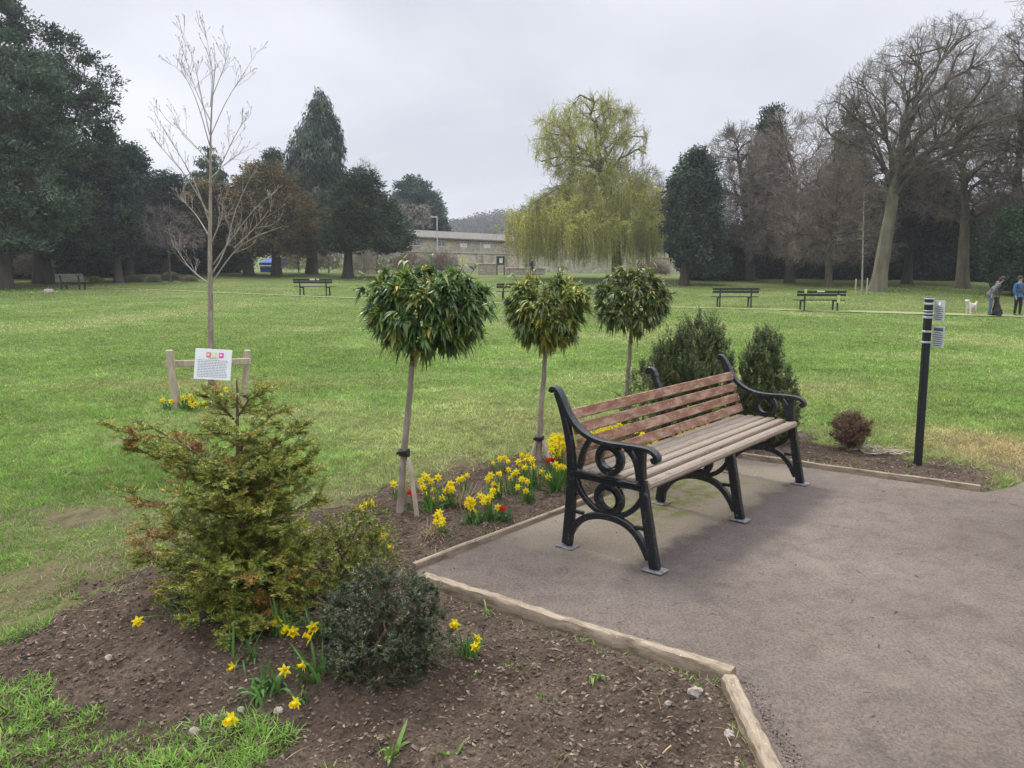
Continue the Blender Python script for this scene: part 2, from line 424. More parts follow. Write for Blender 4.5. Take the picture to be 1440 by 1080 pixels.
# lawn material
def lawn_material():
    m, nt, b = new_mat('lawn_turf'); co = coords(nt)
    n1 = noise_node(nt, co, .35, 5, .6); n2 = noise_node(nt, co, 2.6, 6, .7); n3 = noise_node(nt, coords(nt, (1, .45, 1)), 14, 4, .7)
    c = ramp(nt, n1.outputs['Fac'], [(.36, (.085, .120, .030)), (.5, (.115, .145, .042)), (.66, (.16, .165, .065))]).outputs[0]
    c2 = ramp(nt, n2.outputs['Fac'], [(.3, (.62, .70, .60)), (.52, (1, 1, 1)), (.75, (1.25, 1.15, 1.1))]).outputs[0]
    c = mixc(nt, .8, c, c2, 'MULTIPLY')
    c3 = ramp(nt, n3.outputs['Fac'], [(.32, (.6, .66, .55)), (.6, (1.15, 1.12, 1.1))]).outputs[0]
    c = mixc(nt, .6, c, c3, 'MULTIPLY')
    at_ = N(nt, 'ShaderNodeAttribute', attribute_name='col')
    c = mixc(nt, at_.outputs['Fac'], c, mixc(nt, 1., (.105, .085, .05), c3, 'MULTIPLY'))
    nt.links.new(c, b.inputs['Base Color']); b.inputs['Roughness'].default_value = .95; b.inputs['Specular IOR Level'].default_value = .1
    bump(nt, b, n3.outputs['Fac'], .5, .03)
    return m
MLAWN = lawn_material()
xs = spaced(-7, 9, .07, -620, 620); ys = spaced(.6, 11, .07, -60, 860, 1.07)
def bare_w(x, y): return np.exp(-((x+2.75)/.45)**2-((y-4.75)/.35)**2)*.9+np.exp(-((x+.3)/.5)**2-((y-6.05)/.22)**2)*.8+np.exp(-((x+2.4)/.35)**2-((y-3.65)/.35)**2)*.6+np.exp(-((x-3.95)/.22)**2-((y-5.95)/.3)**2)*.8
def lawn_col(x, y):
    m_ = np.clip(.42*sstep(9, 5, y)+.75*bare_w(x, y)+.5*sstep(-.7, -.1, beds(x, y))*sstep(.42, .6, fbm(x*2.5, y*2.5, 3, 78)), 0, 1)
    return np.stack([m_, m_, m_], 1)
grid_sheet('lawn', xs, ys, lawn_z, None, MLAWN, lawn_col)

def soil_material():
    m, nt, b = new_mat('bed_soil'); co = coords(nt)
    n1 = noise_node(nt, co, 3, 6, .65); n2 = noise_node(nt, co, 70, 5, .7); n3 = noise_node(nt, co, 26, 4, .6)
    c = ramp(nt, n1.outputs['Fac'], [(.3, (.064, .047, .034)), (.55, (.112, .084, .062)), (.75, (.175, .138, .104))]).outputs[0]
    c = mixc(nt, .85, c, ramp(nt, n2.outputs['Fac'], [(.3, (.45, .45, .45)), (.6, (1.15, 1.1, 1.05)), (.72, (2.1, 1.95, 1.8))]).outputs[0], 'MULTIPLY')
    nt.links.new(c, b.inputs['Base Color']); b.inputs['Roughness'].default_value = .95; b.inputs['Specular IOR Level'].default_value = .15
    a = N(nt, 'ShaderNodeMath', operation='ADD'); nt.links.new(n2.outputs['Fac'], a.inputs[0]); nt.links.new(n3.outputs['Fac'], a.inputs[1])
    bump(nt, b, a.outputs[0], .9, .02)
    return m
MSOIL = soil_material()
grid_sheet('soil', np.arange(-3.3, 4.1, .0135), np.arange(1.3, 8.3, .0135), soil_z, lambda X, Y: beds(X, Y) > -.45, MSOIL)

def path_material():
    m, nt, b = new_mat('worn_asphalt'); co = coords(nt)
    big = noise_node(nt, co, .8, 6, .6); mid = noise_node(nt, co, 7, 6, .7, .4); fine = noise_node(nt, coords(nt, (1, .8, 1)), 75, 5, .85); gr_n = noise_node(nt, co, 240, 3, .9)
    c = ramp(nt, big.outputs['Fac'], [(.3, (.118, .095, .078)), (.5, (.153, .125, .103)), (.7, (.188, .156, .130))]).outputs[0]
    c = mixc(nt, .55, c, ramp(nt, mid.outputs['Fac'], [(.3, (.55, .53, .51)), (.5, (1, 1, 1)), (.72, (1.35, 1.3, 1.22))]).outputs[0], 'MULTIPLY')
    c = mixc(nt, .7, c, ramp(nt, fine.outputs['Fac'], [(.34, (.38, .37, .36)), (.5, (1, 1, 1)), (.66, (1.55, 1.52, 1.5))]).outputs[0], 'MULTIPLY')
    c = mixc(nt, .5, c, ramp(nt, gr_n.outputs['Fac'], [(.38, (.45, .45, .45)), (.6, (1.4, 1.4, 1.4))]).outputs[0], 'MULTIPLY')
    # bleached dirt and moss under the bench: local frame along the bench
    mp = N(nt, 'ShaderNodeMapping', vector_type='TEXTURE'); tc = N(nt, 'ShaderNodeTexCoord')
    mp.inputs['Location'].default_value = (1.33, 4.85, 0); mp.inputs['Rotation'].default_value = (0, 0, BROT)
    nt.links.new(tc.outputs['Object'], mp.inputs['Vector']); sp = N(nt, 'ShaderNodeSeparateXYZ'); 
    wn = noise_node(nt, co, 3.0, 4, .6); wv = N(nt, 'ShaderNodeVectorMath', operation='MULTIPLY_ADD'); wv.inputs[1].default_value = (.5, .5, 0); 
    nt.links.new(wn.outputs['Color'], wv.inputs[0]); nt.links.new(mp.outputs[0], wv.inputs[2]); nt.links.new(wv.outputs[0], sp.inputs[0])
    def band(out, lo, hi, soft):
        a = N(nt, 'ShaderNodeMapRange', interpolation_type='SMOOTHSTEP'); a.inputs['From Min'].default_value = lo-soft; a.inputs['From Max'].default_value = lo+soft; nt.links.new(out, a.inputs['Value'])
        d = N(nt, 'ShaderNodeMapRange', interpolation_type='SMOOTHSTEP'); d.inputs['From Min'].default_value = hi-soft; d.inputs['From Max'].default_value = hi+soft
        d.inputs['To Min'].default_value = 1; d.inputs['To Max'].default_value = 0; nt.links.new(out, d.inputs['Value'])
        e = N(nt, 'ShaderNodeMath', operation='MULTIPLY'); nt.links.new(a.outputs[0], e.inputs[0]); nt.links.new(d.outputs[0], e.inputs[1]); return e.outputs[0]
    def mul(a, b_):
        e = N(nt, 'ShaderNodeMath', operation='MULTIPLY')
        for k, x in enumerate((a, b_)):
            if isinstance(x, (int, float)): e.inputs[k].default_value = x
            else: nt.links.new(x, e.inputs[k])
        return e.outputs[0]
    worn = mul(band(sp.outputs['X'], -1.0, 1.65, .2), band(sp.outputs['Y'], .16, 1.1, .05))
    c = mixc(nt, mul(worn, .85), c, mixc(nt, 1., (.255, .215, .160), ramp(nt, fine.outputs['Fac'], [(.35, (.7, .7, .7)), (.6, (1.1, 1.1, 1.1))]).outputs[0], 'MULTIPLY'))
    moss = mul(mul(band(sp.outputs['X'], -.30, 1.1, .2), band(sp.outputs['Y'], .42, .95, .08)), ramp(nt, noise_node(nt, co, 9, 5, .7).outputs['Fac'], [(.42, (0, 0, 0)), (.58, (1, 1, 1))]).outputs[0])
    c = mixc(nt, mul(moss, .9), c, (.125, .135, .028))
    # darker band along the bench, in front of its feet
    dark_band = mul(band(sp.outputs['X'], -1.2, 1.5, .5), band(sp.outputs['Y'], -.25, .15, .09))
    c = mixc(nt, mul(dark_band, .45), c, (.085, .070, .066))
    stain = ramp(nt, noise_node(nt, co, 30, 2, .5).outputs['Fac'], [(.70, (0, 0, 0)), (.73, (1, 1, 1))]).outputs[0]
    c = mixc(nt, mul(stain, .6), c, (.06, .045, .04))
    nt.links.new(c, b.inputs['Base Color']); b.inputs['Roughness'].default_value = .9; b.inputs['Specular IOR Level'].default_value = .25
    a = N(nt, 'ShaderNodeMath', operation='ADD'); nt.links.new(fine.outputs['Fac'], a.inputs[0]); nt.links.new(gr_n.outputs['Fac'], a.inputs[1])
    bump(nt, b, a.outputs[0], .7, .006)
    return m
BROT = math.atan2(.771, .637)
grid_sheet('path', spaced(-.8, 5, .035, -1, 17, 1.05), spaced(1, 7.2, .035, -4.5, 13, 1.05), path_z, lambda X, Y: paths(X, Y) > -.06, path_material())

# worn pale footpath across the lawn
fp = resample([(-34, 50, 0), (-26, 46, 0), (-20, 43, 0), (-9.5, 37, 0), (0, 34, 0), (9.3, 32.3, 0), (13, 31.4, 0), (20, 30.9, 0), (32, 30.5, 0)], 160)
tn_ = nrm(np.gradient(fp[:, :2], axis=0)); sd_ = np.stack([-tn_[:, 1], tn_[:, 0]], 1)
V = []
for k in np.linspace(-1, 1, 5):
    w_ = (.13+.40*sstep(4, 20, fp[:, 0])+.15*(fbm(fp[:, 0]*.7, fp[:, 1]*.7, 2, int(k*5+50))-.5))*k
    p_ = fp[:, :2]+sd_*w_[:, None]; V.append(np.c_[p_, ter(p_[:, 0], p_[:, 1])+.03+.02*(1-abs(k))])
V = np.stack(V, 1); i = (np.arange(159)[:, None]*5+np.arange(4)[None]).ravel()
tag(MB().add(V, np.stack([i, i+1, i+6, i+5], 1)).build('footpath', surf('worn_earth_path', (.19, .215, .085), (.29, .27, .14), 3, .95)), kind='structure')

# ================================================================== grass blades and litter (stuff)
def lawn_tint(x, y):
    a = fbm(x*.35, y*.35, 4, 41); b_ = fbm(x*1.9, y*1.9, 4, 42); c = fbm(x*7, y*7*.6, 2, 43)
    g1 = np.array([.17, .28, .055]); g2 = np.array([.225, .36, .082]); g3 = np.array([.34, .39, .14])
    t = np.clip((a-.40)/.30+.25*(b_-.5), 0, 1)[:, None]
    col = np.where(t < .5, g1+(g2-g1)*t*2, g2+(g3-g2)*(t*2-1))
    # yellowed patches the photo shows
    for (px, py, rx, ry, s) in ((3.6, 10.2, 1.5, .7, .6), (.0, 7.9, 1.0, .35, .35), (4.25, 6.6, .55, 1.0, 1.3), (-4.5, 10.6, 1.8, .5, .5), (-3.1, 7.2, 1.5, .4, -.4), (-3.0, 5.5, 1, .8, -.4)):
        wgt = (s*np.exp(-((x-px)/rx)**2-((y-py)/ry)**2))[:, None]
        col = np.where(wgt > 0, col*(1-np.minimum(wgt, 1))+np.array([.46, .37, .18])*np.minimum(wgt, 1), col*(1+wgt)-wgt*np.array([.12, .25, .035]))
    return col*(.72+.56*b_)[:, None]*(.92+.32*c)[:, None]
def in_view(x, y, mar=.5): return np.abs(x) < y*.70+mar
PATCH = [(-1.55, 2.35, .45, .22), (-1.05, 2.3, .4, .16), (-1.95, 2.5, .3, .3), (-.75, 2.12, .3, .08), (-1.3, 2.05, .8, .12), (-2.2, 3.1, .2, .2)]
def grass():
    M_ = MB()
    for (y0, y1, n, seg) in ((1.6, 5.4, 340000, 3), (5.4, 12, 400000, 1), (12, 26, 260000, 1), (26, 62, 150000, 1)):
        y = (1/(1/y0+(rng.random(n))*(1/y1-1/y0))) if y0 > 5 else rng.uniform(y0, y1, n)
        x = rng.uniform(-1, 1, n)*(y*.70+.5)
        k = np.ones(n, bool)
        dB = beds(x, y); dP = paths(x, y)
        edge = EDGE(x, y)
        patch = np.zeros(n)
        for (px, py, rx, ry) in PATCH: patch = np.maximum(patch, 1.25-np.hypot((x-px)/rx, (y-py)/ry))
        pn = patch+(fbm(x*6, y*6, 3, 77)-.5)*1.6
        soilgrow = (patch > .05) & (pn > .35) & (rng.random(n) < .75)
        pm = (dB+edge < -.02) | ((dB+edge < .10) & (rng.random(n) < .12)) | soilgrow
        bare = np.exp(-((x+2.75)/.45)**2-((y-4.75)/.35)**2)*.9+np.exp(-((x+.3)/.5)**2-((y-6.05)/.22)**2)*.8+np.exp(-((x+2.4)/.35)**2-((y-3.65)/.35)**2)*.6+np.exp(-((x-3.95)/.22)**2-((y-5.95)/.3)**2)*.8
        pm &= rng.random(n) > bare*1.1
        # thin, patchy turf by the beds
        thin = fbm(x*2.5, y*2.5, 3, 78)
        pm &= ~((dB > -.6) & (thin > .56) & (rng.random(n) < .55) & (patch < .2))
        k &= (y < 40) | (y < 44+8*fbm(x*.1, y*0, 2, 3)+np.where((x > -12) & (x < 16), 18, 0))
        k &= pm & (dP < -.015+.02*rng.random(n)) & (fbm(x*1.1, y*1.1, 2, 79) < .9)
        if y0 < 12: k &= soilgrow | (rng.random(n) < .42+1.5*np.clip(fbm(x*11, y*11, 2, 91)-.30, 0, 1)*1.6)
        x, y = x[k], y[k]; n = len(x)
        z = np.where(soilgrow[k] | (beds(x, y) > -.05), soil_z(x, y), lawn_z(x, y))
        col = lawn_tint(x, y)*rng.uniform(.65, 1.4, (n, 1))
        straw = rng.random(n) < .065+.20*sstep(-.9, -.1, beds(x, y))*(beds(x, y) < .1)
        col[straw] = np.array([.40, .345, .19])*rng.uniform(.6, 1.2, (straw.sum(), 1))
        sg = soilgrow[k]; col[sg & ~straw] = np.array([.19, .33, .06])*rng.uniform(.6, 1.5, ((sg & ~straw).sum(), 1))
        hf = fbm(x*13, y*13, 2, 92); col = col*(.62+.78*hf)[:, None]
        d = nrm(np.stack([rng.normal(0, .75, n), rng.normal(0, .75, n), rng.uniform(.4, 1.15, n)], 1))
        tuft = (.45+1.1*fbm(x*3, y*3, 3, 80))*(.45+1.2*hf)
        Lh = rng.uniform(.022, .048, n)*tuft*np.where(straw, 1.2, 1)
        Wd = np.maximum(.0034, y*.00062)*rng.uniform(.6, 1.8, n)
        B = np.stack([x, y, z-.004], 1)
        if seg == 3: M_.blades(B, d, Lh, Wd, rng.uniform(.0, .38, n), 2, .25, col, taper='grass')
        else: M_.tris(B, d, Lh*1.05, Wd, None, col)
    m = leafmat('grass_blade', (1, 1, 1), .6, .3, .25, .05, 2)
    return tag(M_.build('grass', m), 'short green and straw coloured turf grass covering the lawn', 'grass', kind='stuff')
grass()

def litter():
    # bark chips, clods and little stones over the bed
    n = 210000
    y = rng.uniform(1.9, 8, n); x = rng.uniform(-3.2, 4, n)
    w = np.clip(2.6/y, .25, 1.0); k = (paths(x, y) < -.04) & (beds(x, y)+EDGE(x, y) > -.12) & in_view(x, y, .4) & (rng.random(n) < w*(.35+1.0*fbm(x*3, y*3, 3, 90)))
    x, y = x[k], y[k]; n = len(x)
    s = .0030*np.exp(rng.normal(.30, .62, n)); s = np.clip(s, .0014, .0085)
    z = soil_z(x, y)+s*.3
    D = np.array([(1, 0, 0), (0, 1, 0), (-1, 0, 0), (0, -1, 0), (0, 0, 1), (0, 0, -1)], float)
    v = D[None]*rng.uniform(.55, 1.3, (n, 6, 1))*s[:, None, None]
    el = rng.uniform(1, 1.9, n); v[..., 0] *= el[:, None]; v[..., 2] *= .7
    a = rng.uniform(0, 2*PI, n); ca, sa = np.cos(a)[:, None], np.sin(a)[:, None]
    vx = v[..., 0]*ca-v[..., 1]*sa; vy = v[..., 0]*sa+v[..., 1]*ca
    v = np.stack([vx, vy, v[..., 2]+rng.normal(0, .35, (n, 1))*vx], -1)+np.stack([x, y, z], 1)[:, None]
    t = np.array([(0, 1, 4), (1, 2, 4), (2, 3, 4), (3, 0, 4), (1, 0, 5), (2, 1, 5), (3, 2, 5), (0, 3, 5)])[None]+np.arange(n)[:, None, None]*6
    base = np.array([.125, .094, .070])*np.exp(rng.normal(0, .4, (n, 1)))
    pale = rng.random(n) < .03; base[pale] = np.array([.30, .245, .19])*rng.uniform(.6, 1.2, (pale.sum(), 1))
    M_ = MB(); M_.add(v, t=t, col=np.repeat(base, 6, 0))
    # straw, twigs and dead leaf strips
    n = 5200; y = rng.uniform(1.9, 7.6, n); x = rng.uniform(-3.2, 4, n)
    near_s1 = np.exp(-((x+.55)/.35)**2-((y-4.55)/.35)**2)+.8*np.exp(-((x-3.1)/.5)**2-((y-6.35)/.2)**2)+.5*np.exp(-((x+1.9)/.5)**2-((y-3.3)/.5)**2)
    k = (beds(x, y) > 0) & in_view(x, y) & (rng.random(n) < .16+near_s1); x, y = x[k], y[k]; n = len(x)
    a = rng.uniform(0, 2*PI, n); dd = np.stack([np.cos(a), np.sin(a), rng.uniform(-.02, .3, n)], 1)
    c = np.array([.36, .27, .16])*rng.uniform(.35, 1.2, (n, 1))
    M_.blades(np.stack([x, y, soil_z(x, y)+.006], 1), dd, rng.uniform(.02, .11, n), rng.uniform(.0018, .0045, n), .25, 3, .1, c, taper='grass')
    tag(M_.build('soil_litter', leafmat('soil_crumb', (1, 1, 1), .95, 0, .1, .1, 40), smooth=False), 'brown soil crumbs, bark chips and straw strewn over the planting bed', 'soil litter', kind='stuff')
    # grit on the path, thicker along the log edging
    M_ = MB(); n = 5200
    y = rng.uniform(1.9, 7, n); x = rng.uniform(-.5, 5.5, n); k = (paths(x, y) > .02) & in_view(x, y) & (rng.random(n) < .25+2*np.exp(-paths(x, y)/.05)); x, y = x[k], y[k]
    y2 = rng.uniform(1.9, 2.75, 1500); x2 = .88+np.abs(rng.normal(0, .035, 1500)); x = np.r_[x, x2]; y = np.r_[y, y2]; n = len(x)
    s = np.clip(.0016*np.exp(rng.normal(0, .5, n)), .0008, .006)
    v = D[None]*rng.uniform(.6, 1.3, (n, 6, 1))*s[:, None, None]+np.stack([x, y, path_z(x, y)+s*.4], 1)[:, None]
    t = np.array([(0, 1, 4), (1, 2, 4), (2, 3, 4), (3, 0, 4), (1, 0, 5), (2, 1, 5), (3, 2, 5), (0, 3, 5)])[None]+np.arange(n)[:, None, None]*6
    base = np.array([.13, .10, .085])*np.exp(rng.normal(0, .6, (n, 1)))
    M_.add(v, t=t, col=np.repeat(base, 6, 0))
    n = 420; y = rng.uniform(2, 6.5, n); x = rng.uniform(.2, 5, n); k = paths(x, y) > .05; x, y = x[k], y[k]; n = len(x)
    a = rng.uniform(0, 2*PI, n)
    M_.blades(np.stack([x, y, path_z(x, y)+.004], 1), np.stack([np.cos(a), np.sin(a), .05+0*a], 1), rng.uniform(.015, .06, n), rng.uniform(.002, .008, n), .1, 2, .1, np.array([.16, .11, .07])*rng.uniform(.3, 1.6, (n, 1)), taper='leaf')
    tag(M_.build('path_grit', leafmat('grit', (1, 1, 1), .9, 0, .2, .1, 40), smooth=False), 'loose grit and crumbs scattered on the worn asphalt', 'grit', kind='stuff')
litter()
# ================================================================== main bench
MIRON = surf('black_cast_iron', (.0055, .007, .010), (.012, .014, .018), 60, .30, .5, .003, spec=.5, spots=[(45, .62, (.075, .078, .08))])
MFOOT = surf('scuffed_foot_plate', (.08, .08, .085), (.24, .235, .225), 40, .6, .5, .003)
MBOLT = surf('dull_bolt', (.42, .40, .37), (.30, .28, .26), 80, .5, 0)
def slat_material(name, c1, c2, worn, wp=(.50, .60)):
    m, nt, b = new_mat(name); co = coords(nt, (1.2, 14, 14)); g = noise_node(nt, co, 6, 8, .7, .6)
    c = ramp(nt, g.outputs['Fac'], [(.3, c1), (.7, c2)]).outputs[0]
    w = noise_node(nt, coords(nt, (3, 9, 9)), 2.4, 7, .72); f = ramp(nt, w.outputs['Fac'], [(wp[0], (0, 0, 0)), (wp[1], (1, 1, 1))]).outputs[0]
    c = mixc(nt, f, c, worn)
    s = noise_node(nt, coords(nt), 75, 2, .5); f2 = ramp(nt, s.outputs['Fac'], [(.70, (0, 0, 0)), (.73, (1, 1, 1))]).outputs[0]
    c = mixc(nt, f2, c, (.48, .44, .38))
    at_ = N(nt, 'ShaderNodeAttribute', attribute_name='col'); c = mixc(nt, 1., c, at_.outputs['Color'], 'MULTIPLY')
    nt.links.new(c, b.inputs['Base Color']); b.inputs['Roughness'].default_value = .72; b.inputs['Specular IOR Level'].default_value = .3
    bump(nt, b, g.outputs['Fac'], .7, .004); return m
MBACK = slat_material('worn_red_brown_slat', (.140, .062, .036), (.245, .122, .074), (.36, .235, .165), (.45, .62))
MSEAT = slat_material('bleached_seat_slat', (.185, .145, .105), (.31, .255, .20), (.13, .08, .055), (.60, .70))

def iron_path(M_, pts, w, t, x0, n=0, zoff=0.):
    """bar of in-plane width w and thickness t along a profile path (depth, z) in the plane x = x0"""
    pts = np.array(pts, float)
    if n: pts = resample(np.c_[pts, np.zeros(len(pts))], n)[:, :2]
    P = np.stack([np.full(len(pts), x0), pts[:, 0], pts[:, 1]], 1)
    T = nrm(np.gradient(P, axis=0)); X = np.array([1., 0, 0]); Nn = nrm(np.cross(X, T))
    w = np.broadcast_to(w, len(P)); prof = rrect(1, 1, .12)
    rings = []
    for k in range(len(P)): rings.append([P[k]+X*a*t+Nn[k]*b_*w[k] for a, b_ in prof])
    rings = [[P[0]+(np.array(v)-P[0])*.75-T[0]*.002 for v in rings[0]]]+rings+[[P[-1]+(np.array(v)-P[-1])*.75+T[-1]*.002 for v in rings[-1]]]
    K = len(prof); v = np.array(rings).reshape(-1, 3); nr = len(rings)
    q = [(r*K+i, r*K+(i+1) % K, (r+1)*K+(i+1) % K, (r+1)*K+i) for r in range(nr-1) for i in range(K)]
    c0 = len(v); v = np.concatenate([v, [P[0]-T[0]*.003, P[-1]+T[-1]*.003]])
    t_ = [(c0, (i+1) % K, i) for i in range(K)]+[(c0+1, (nr-1)*K+i, (nr-1)*K+(i+1) % K) for i in range(K)]
    M_.add(v, q, t_)
def ring(M_, cx, cz, r, w, t, x0, a0=0, a1=2*PI, n=28):
    a = np.linspace(a0, a1, n); iron_path(M_, np.stack([cx+r*np.cos(a), cz+r*np.sin(a)], 1), w, t, x0)
def iron_frame(x0, end=True):
    F = MB(); o = 0 if x0 < 1 else 0
    iron_path(F, [(.642, .885), (.612, .820), (.586, .745), (.562, .66), (.545, .58), (.535, .46), (.537, .34), (.545, .2), (.562, .02)], np.interp(np.linspace(0, 1, 26), [0, .35, .6, 1], [.036, .046, .058, .064]), .034, x0, 26)
    if end:
        iron_path(F, [(.678, .886), (.676, .905), (.660, .916), (.640, .902), (.612, .865), (.583, .812), (.556, .765), (.515, .715), (.465, .680), (.41, .657), (.35, .644), (.27, .640), (.15, .645), (.06, .643), (.02, .632), (-.004, .607), (-.002, .583), (.016, .576), (.030, .588), (.024, .602)],
                  np.interp(np.linspace(0, 1, 64), [0, .08, .5, .9, 1], [.026, .03, .028, .026, .018]), .052, x0, 64)
        ring(F, .288, .556, .074, .032, .030, x0)
        ring(F, .288, .558, .052, .008, .040, x0)
        iron_path(F, [(.415, .650), (.447, .60), (.470, .545), (.485, .475)], .030, .026, x0, 10)
        iron_path(F, [(.190, .632), (.150, .606), (.122, .555), (.108, .470)], .028, .026, x0, 10)
        iron_path(F, [(.135, .63), (.115, .60), (.10, .575)], .016, .022, x0, 6)
        F.box((x0, .208, .558), (.036, .012, .016)); F.box((x0, .368, .558), (.036, .012, .016))
        iron_path(F, [(.088, .478), (.094, .55), (.092, .645)], .040, .038, x0, 8)
        iron_path(F, [(.084, .47), (.067, .359), (.044, .238), (.021, .117), (-.001, .012)], [.046, .052, .056, .056, .058], .038, x0)
    else:
        iron_path(F, [(.678, .876), (.680, .898), (.664, .914), (.640, .900), (.622, .86)], .034, .046, x0, 14)
        iron_path(F, [(.084, .450), (.067, .359), (.044, .238), (.021, .117), (-.001, .012)], [.046, .052, .056, .056, .058], .038, x0)
    iron_path(F, [(.535, .452), (.30, .451), (.085, .449)], .014, .052, x0); iron_path(F, [(.535, .432), (.30, .430), (.085, .428)], .026, .036, x0)
    ring(F, .288, .335, .077, .034, .030, x0); ring(F, .288, .335, .054, .008, .040, x0)
    F.box((x0, .205, .335), (.037, .014, .016)); F.box((x0, .371, .335), (.037, .014, .016))
    iron_path(F, [(.510, .43), (.490, .365), (.452, .315), (.396, .272), (.335, .246)], .030, .026, x0, 12)
    iron_path(F, [(.068, .42), (.090, .365), (.122, .318), (.170, .276), (.235, .248)], .030, .026, x0, 12)
    iron_path(F, [(.555, .05), (.535, .104), (.493, .165), (.431, .209), (.359, .232), (.288, .238), (.191, .226), (.122, .186), (.075, .13), (.035, .055)], .038, .032, x0, 26)
    iron_path(F, [(.545, .222), (.455, .222)], .018, .024, x0); iron_path(F, [(.040, .215), (.125, .212)], .018, .024, x0)
    iron_path(F, [(.53, .30), (.49, .33)], .016, .022, x0)
    return F
def main_bench():
    org = (0.749, 3.852, 0)
    b = thing('park_bench', 'large wooden slatted park bench with black ornate cast iron ends on the asphalt', 'bench', org, BROT)
    def loc(M_, name, m, par=b, smooth=True, sharp=32):
        v = np.concatenate(M_.v); M_.v = [v+np.array(b.location)]
        o = M_.build(name, m, par, smooth=smooth, sharp=sharp)
        return o
    for x0, e in ((0, True), (1.083, False), (2.166, True)):
        f = iron_frame(x0, e)
        fr = loc(f, 'iron_frame', MIRON)
        for d_ in (-.001, .562):
            P = MB(); P.box((x0, d_, .006), (.09, .115, .010), 0, .003); loc(P, 'foot_plate', MFOOT, b)
    # back slats
    a0 = np.array([.472, .525]); a1 = np.array([.556, .765]); dr = (a1-a0)/np.linalg.norm(a1-a0); nr_ = np.array([-dr[1], dr[0]])
    for i in range(4):
        c = a0+(a1-a0)*(i/3); M_ = MB(); jit = rng.normal(0, .0015)
        y = c[0]; z = c[1]
        M_.bar(rrect(.063, .026, .005), (.012, y, z+jit), (2.154, y, z-jit), (0, dr[0], dr[1]), (0, nr_[0], nr_[1]), .004)
        o = loc(M_, 'back_slat', MBACK)
        B_ = MB()
        for x0 in (.035, 1.065, 1.105, 2.13):
            q = np.array([x0, y, z])-np.array([0, nr_[0], nr_[1]])*(-.013)
            B_ = MB(); B_.tubes(np.array([q, q+np.array([0, nr_[0], nr_[1]])*.004]), [.006, .005], 8, cap=True); loc(B_, 'bolt', MBOLT, b)
    # seat slats
    ys_ = [.078, .163, .240, .317, .394, .471]; ws = [.074, .060, .060, .060, .060, .060]
    for i, (y, w) in enumerate(zip(ys_, ws)):
        M_ = MB(); th = .034 if i else .046; z = .480-th/2-(.004 if i == 0 else 0)-.004*abs(i-2.5)
        tilt = [-.16, -.04, 0, .02, .02, .04][i]
        M_.bar(rrect(w, th, .008 if i else .014), (.004, y, z), (2.162, y, z), (0, math.cos(tilt), -math.sin(tilt)*-1), (0, -math.sin(tilt), math.cos(tilt)), .004)
        loc(M_, 'seat_slat', MSEAT)
main_bench()

# ================================================================== timber edging
MTIMB = slat_material('weathered_timber_edging', (.19, .145, .098), (.40, .325, .235), (.13, .095, .062), (.48, .66))
def edging(a, b_, w, h, z, label, round_=False):
    a = np.array(a); b_ = np.array(b_); n = 12
    L_ = np.linalg.norm(b_-a); ang = math.atan2(*(b_-a)[::-1]); e = thing('timber_edging', label, 'edging', (*a, 0), ang, 'timber edgings of the planting bed')
    prof = np.array(rrect(w, h, .006)) if not round_ else np.array([(w/2*np.sign(math.cos(t))*abs(math.cos(t))**.55, h/2*np.sign(math.sin(t))*abs(math.sin(t))**.75) for t in np.linspace(0, 2*PI, 21)[:-1]])*(1+rng.normal(0, .035, (20, 1)))
    if round_: n = 40
    M_ = MB(); K = len(prof); V = []
    xs_ = np.linspace(0, L_, n)
    for i, x in enumerate(xs_):
        s = 1+rng.normal(0, .012)+.06*math.sin(x*4.1+1); pr = prof*s+(rng.normal(0, .0012, prof.shape) if round_ else 0)
        oy, oz = rng.normal(0, .002, 2)
        V.append([(x, p[0]+oy, z+p[1]+oz) for p in pr])
    V = np.array(V).reshape(-1, 3); q = [(r*K+i, r*K+(i+1) % K, (r+1)*K+(i+1) % K, (r+1)*K+i) for r in range(n-1) for i in range(K)]
    c0 = len(V); V = np.concatenate([V, [(-.004, 0, z), (L_+.004, 0, z)]])
    t = [(c0, (i+1) % K, i) for i in range(K)]+[(c0+1, (n-1)*K+i, (n-1)*K+(i+1) % K) for i in range(K)]
    M_.add(V+np.array([*a, 0]), q, t); M_.build('timber', MTIMB, e, smooth=True, sharp=35)
    return e
edging(EA0, CORN+np.array([.01, .012]), .028, .07, -.002, 'thin pale timber board edging running behind the large bench')
edging(CORN+np.array([.03, -.005]), EB1, .024, .07, .002, 'thin pale timber edging from the large bench to the path end below the signpost')
edging(EC0+np.array([-.02, .03]), EC1+np.array([.02, 0]), .060, .090, .006, 'thick split half log edging in front of the bench meeting a corner', True)
edging(EC1+np.array([-.012, -.045]), np.array([.79, 1.2]), .060, .090, .004, 'thick log edging leaving the bottom of the photo beside the asphalt', True)

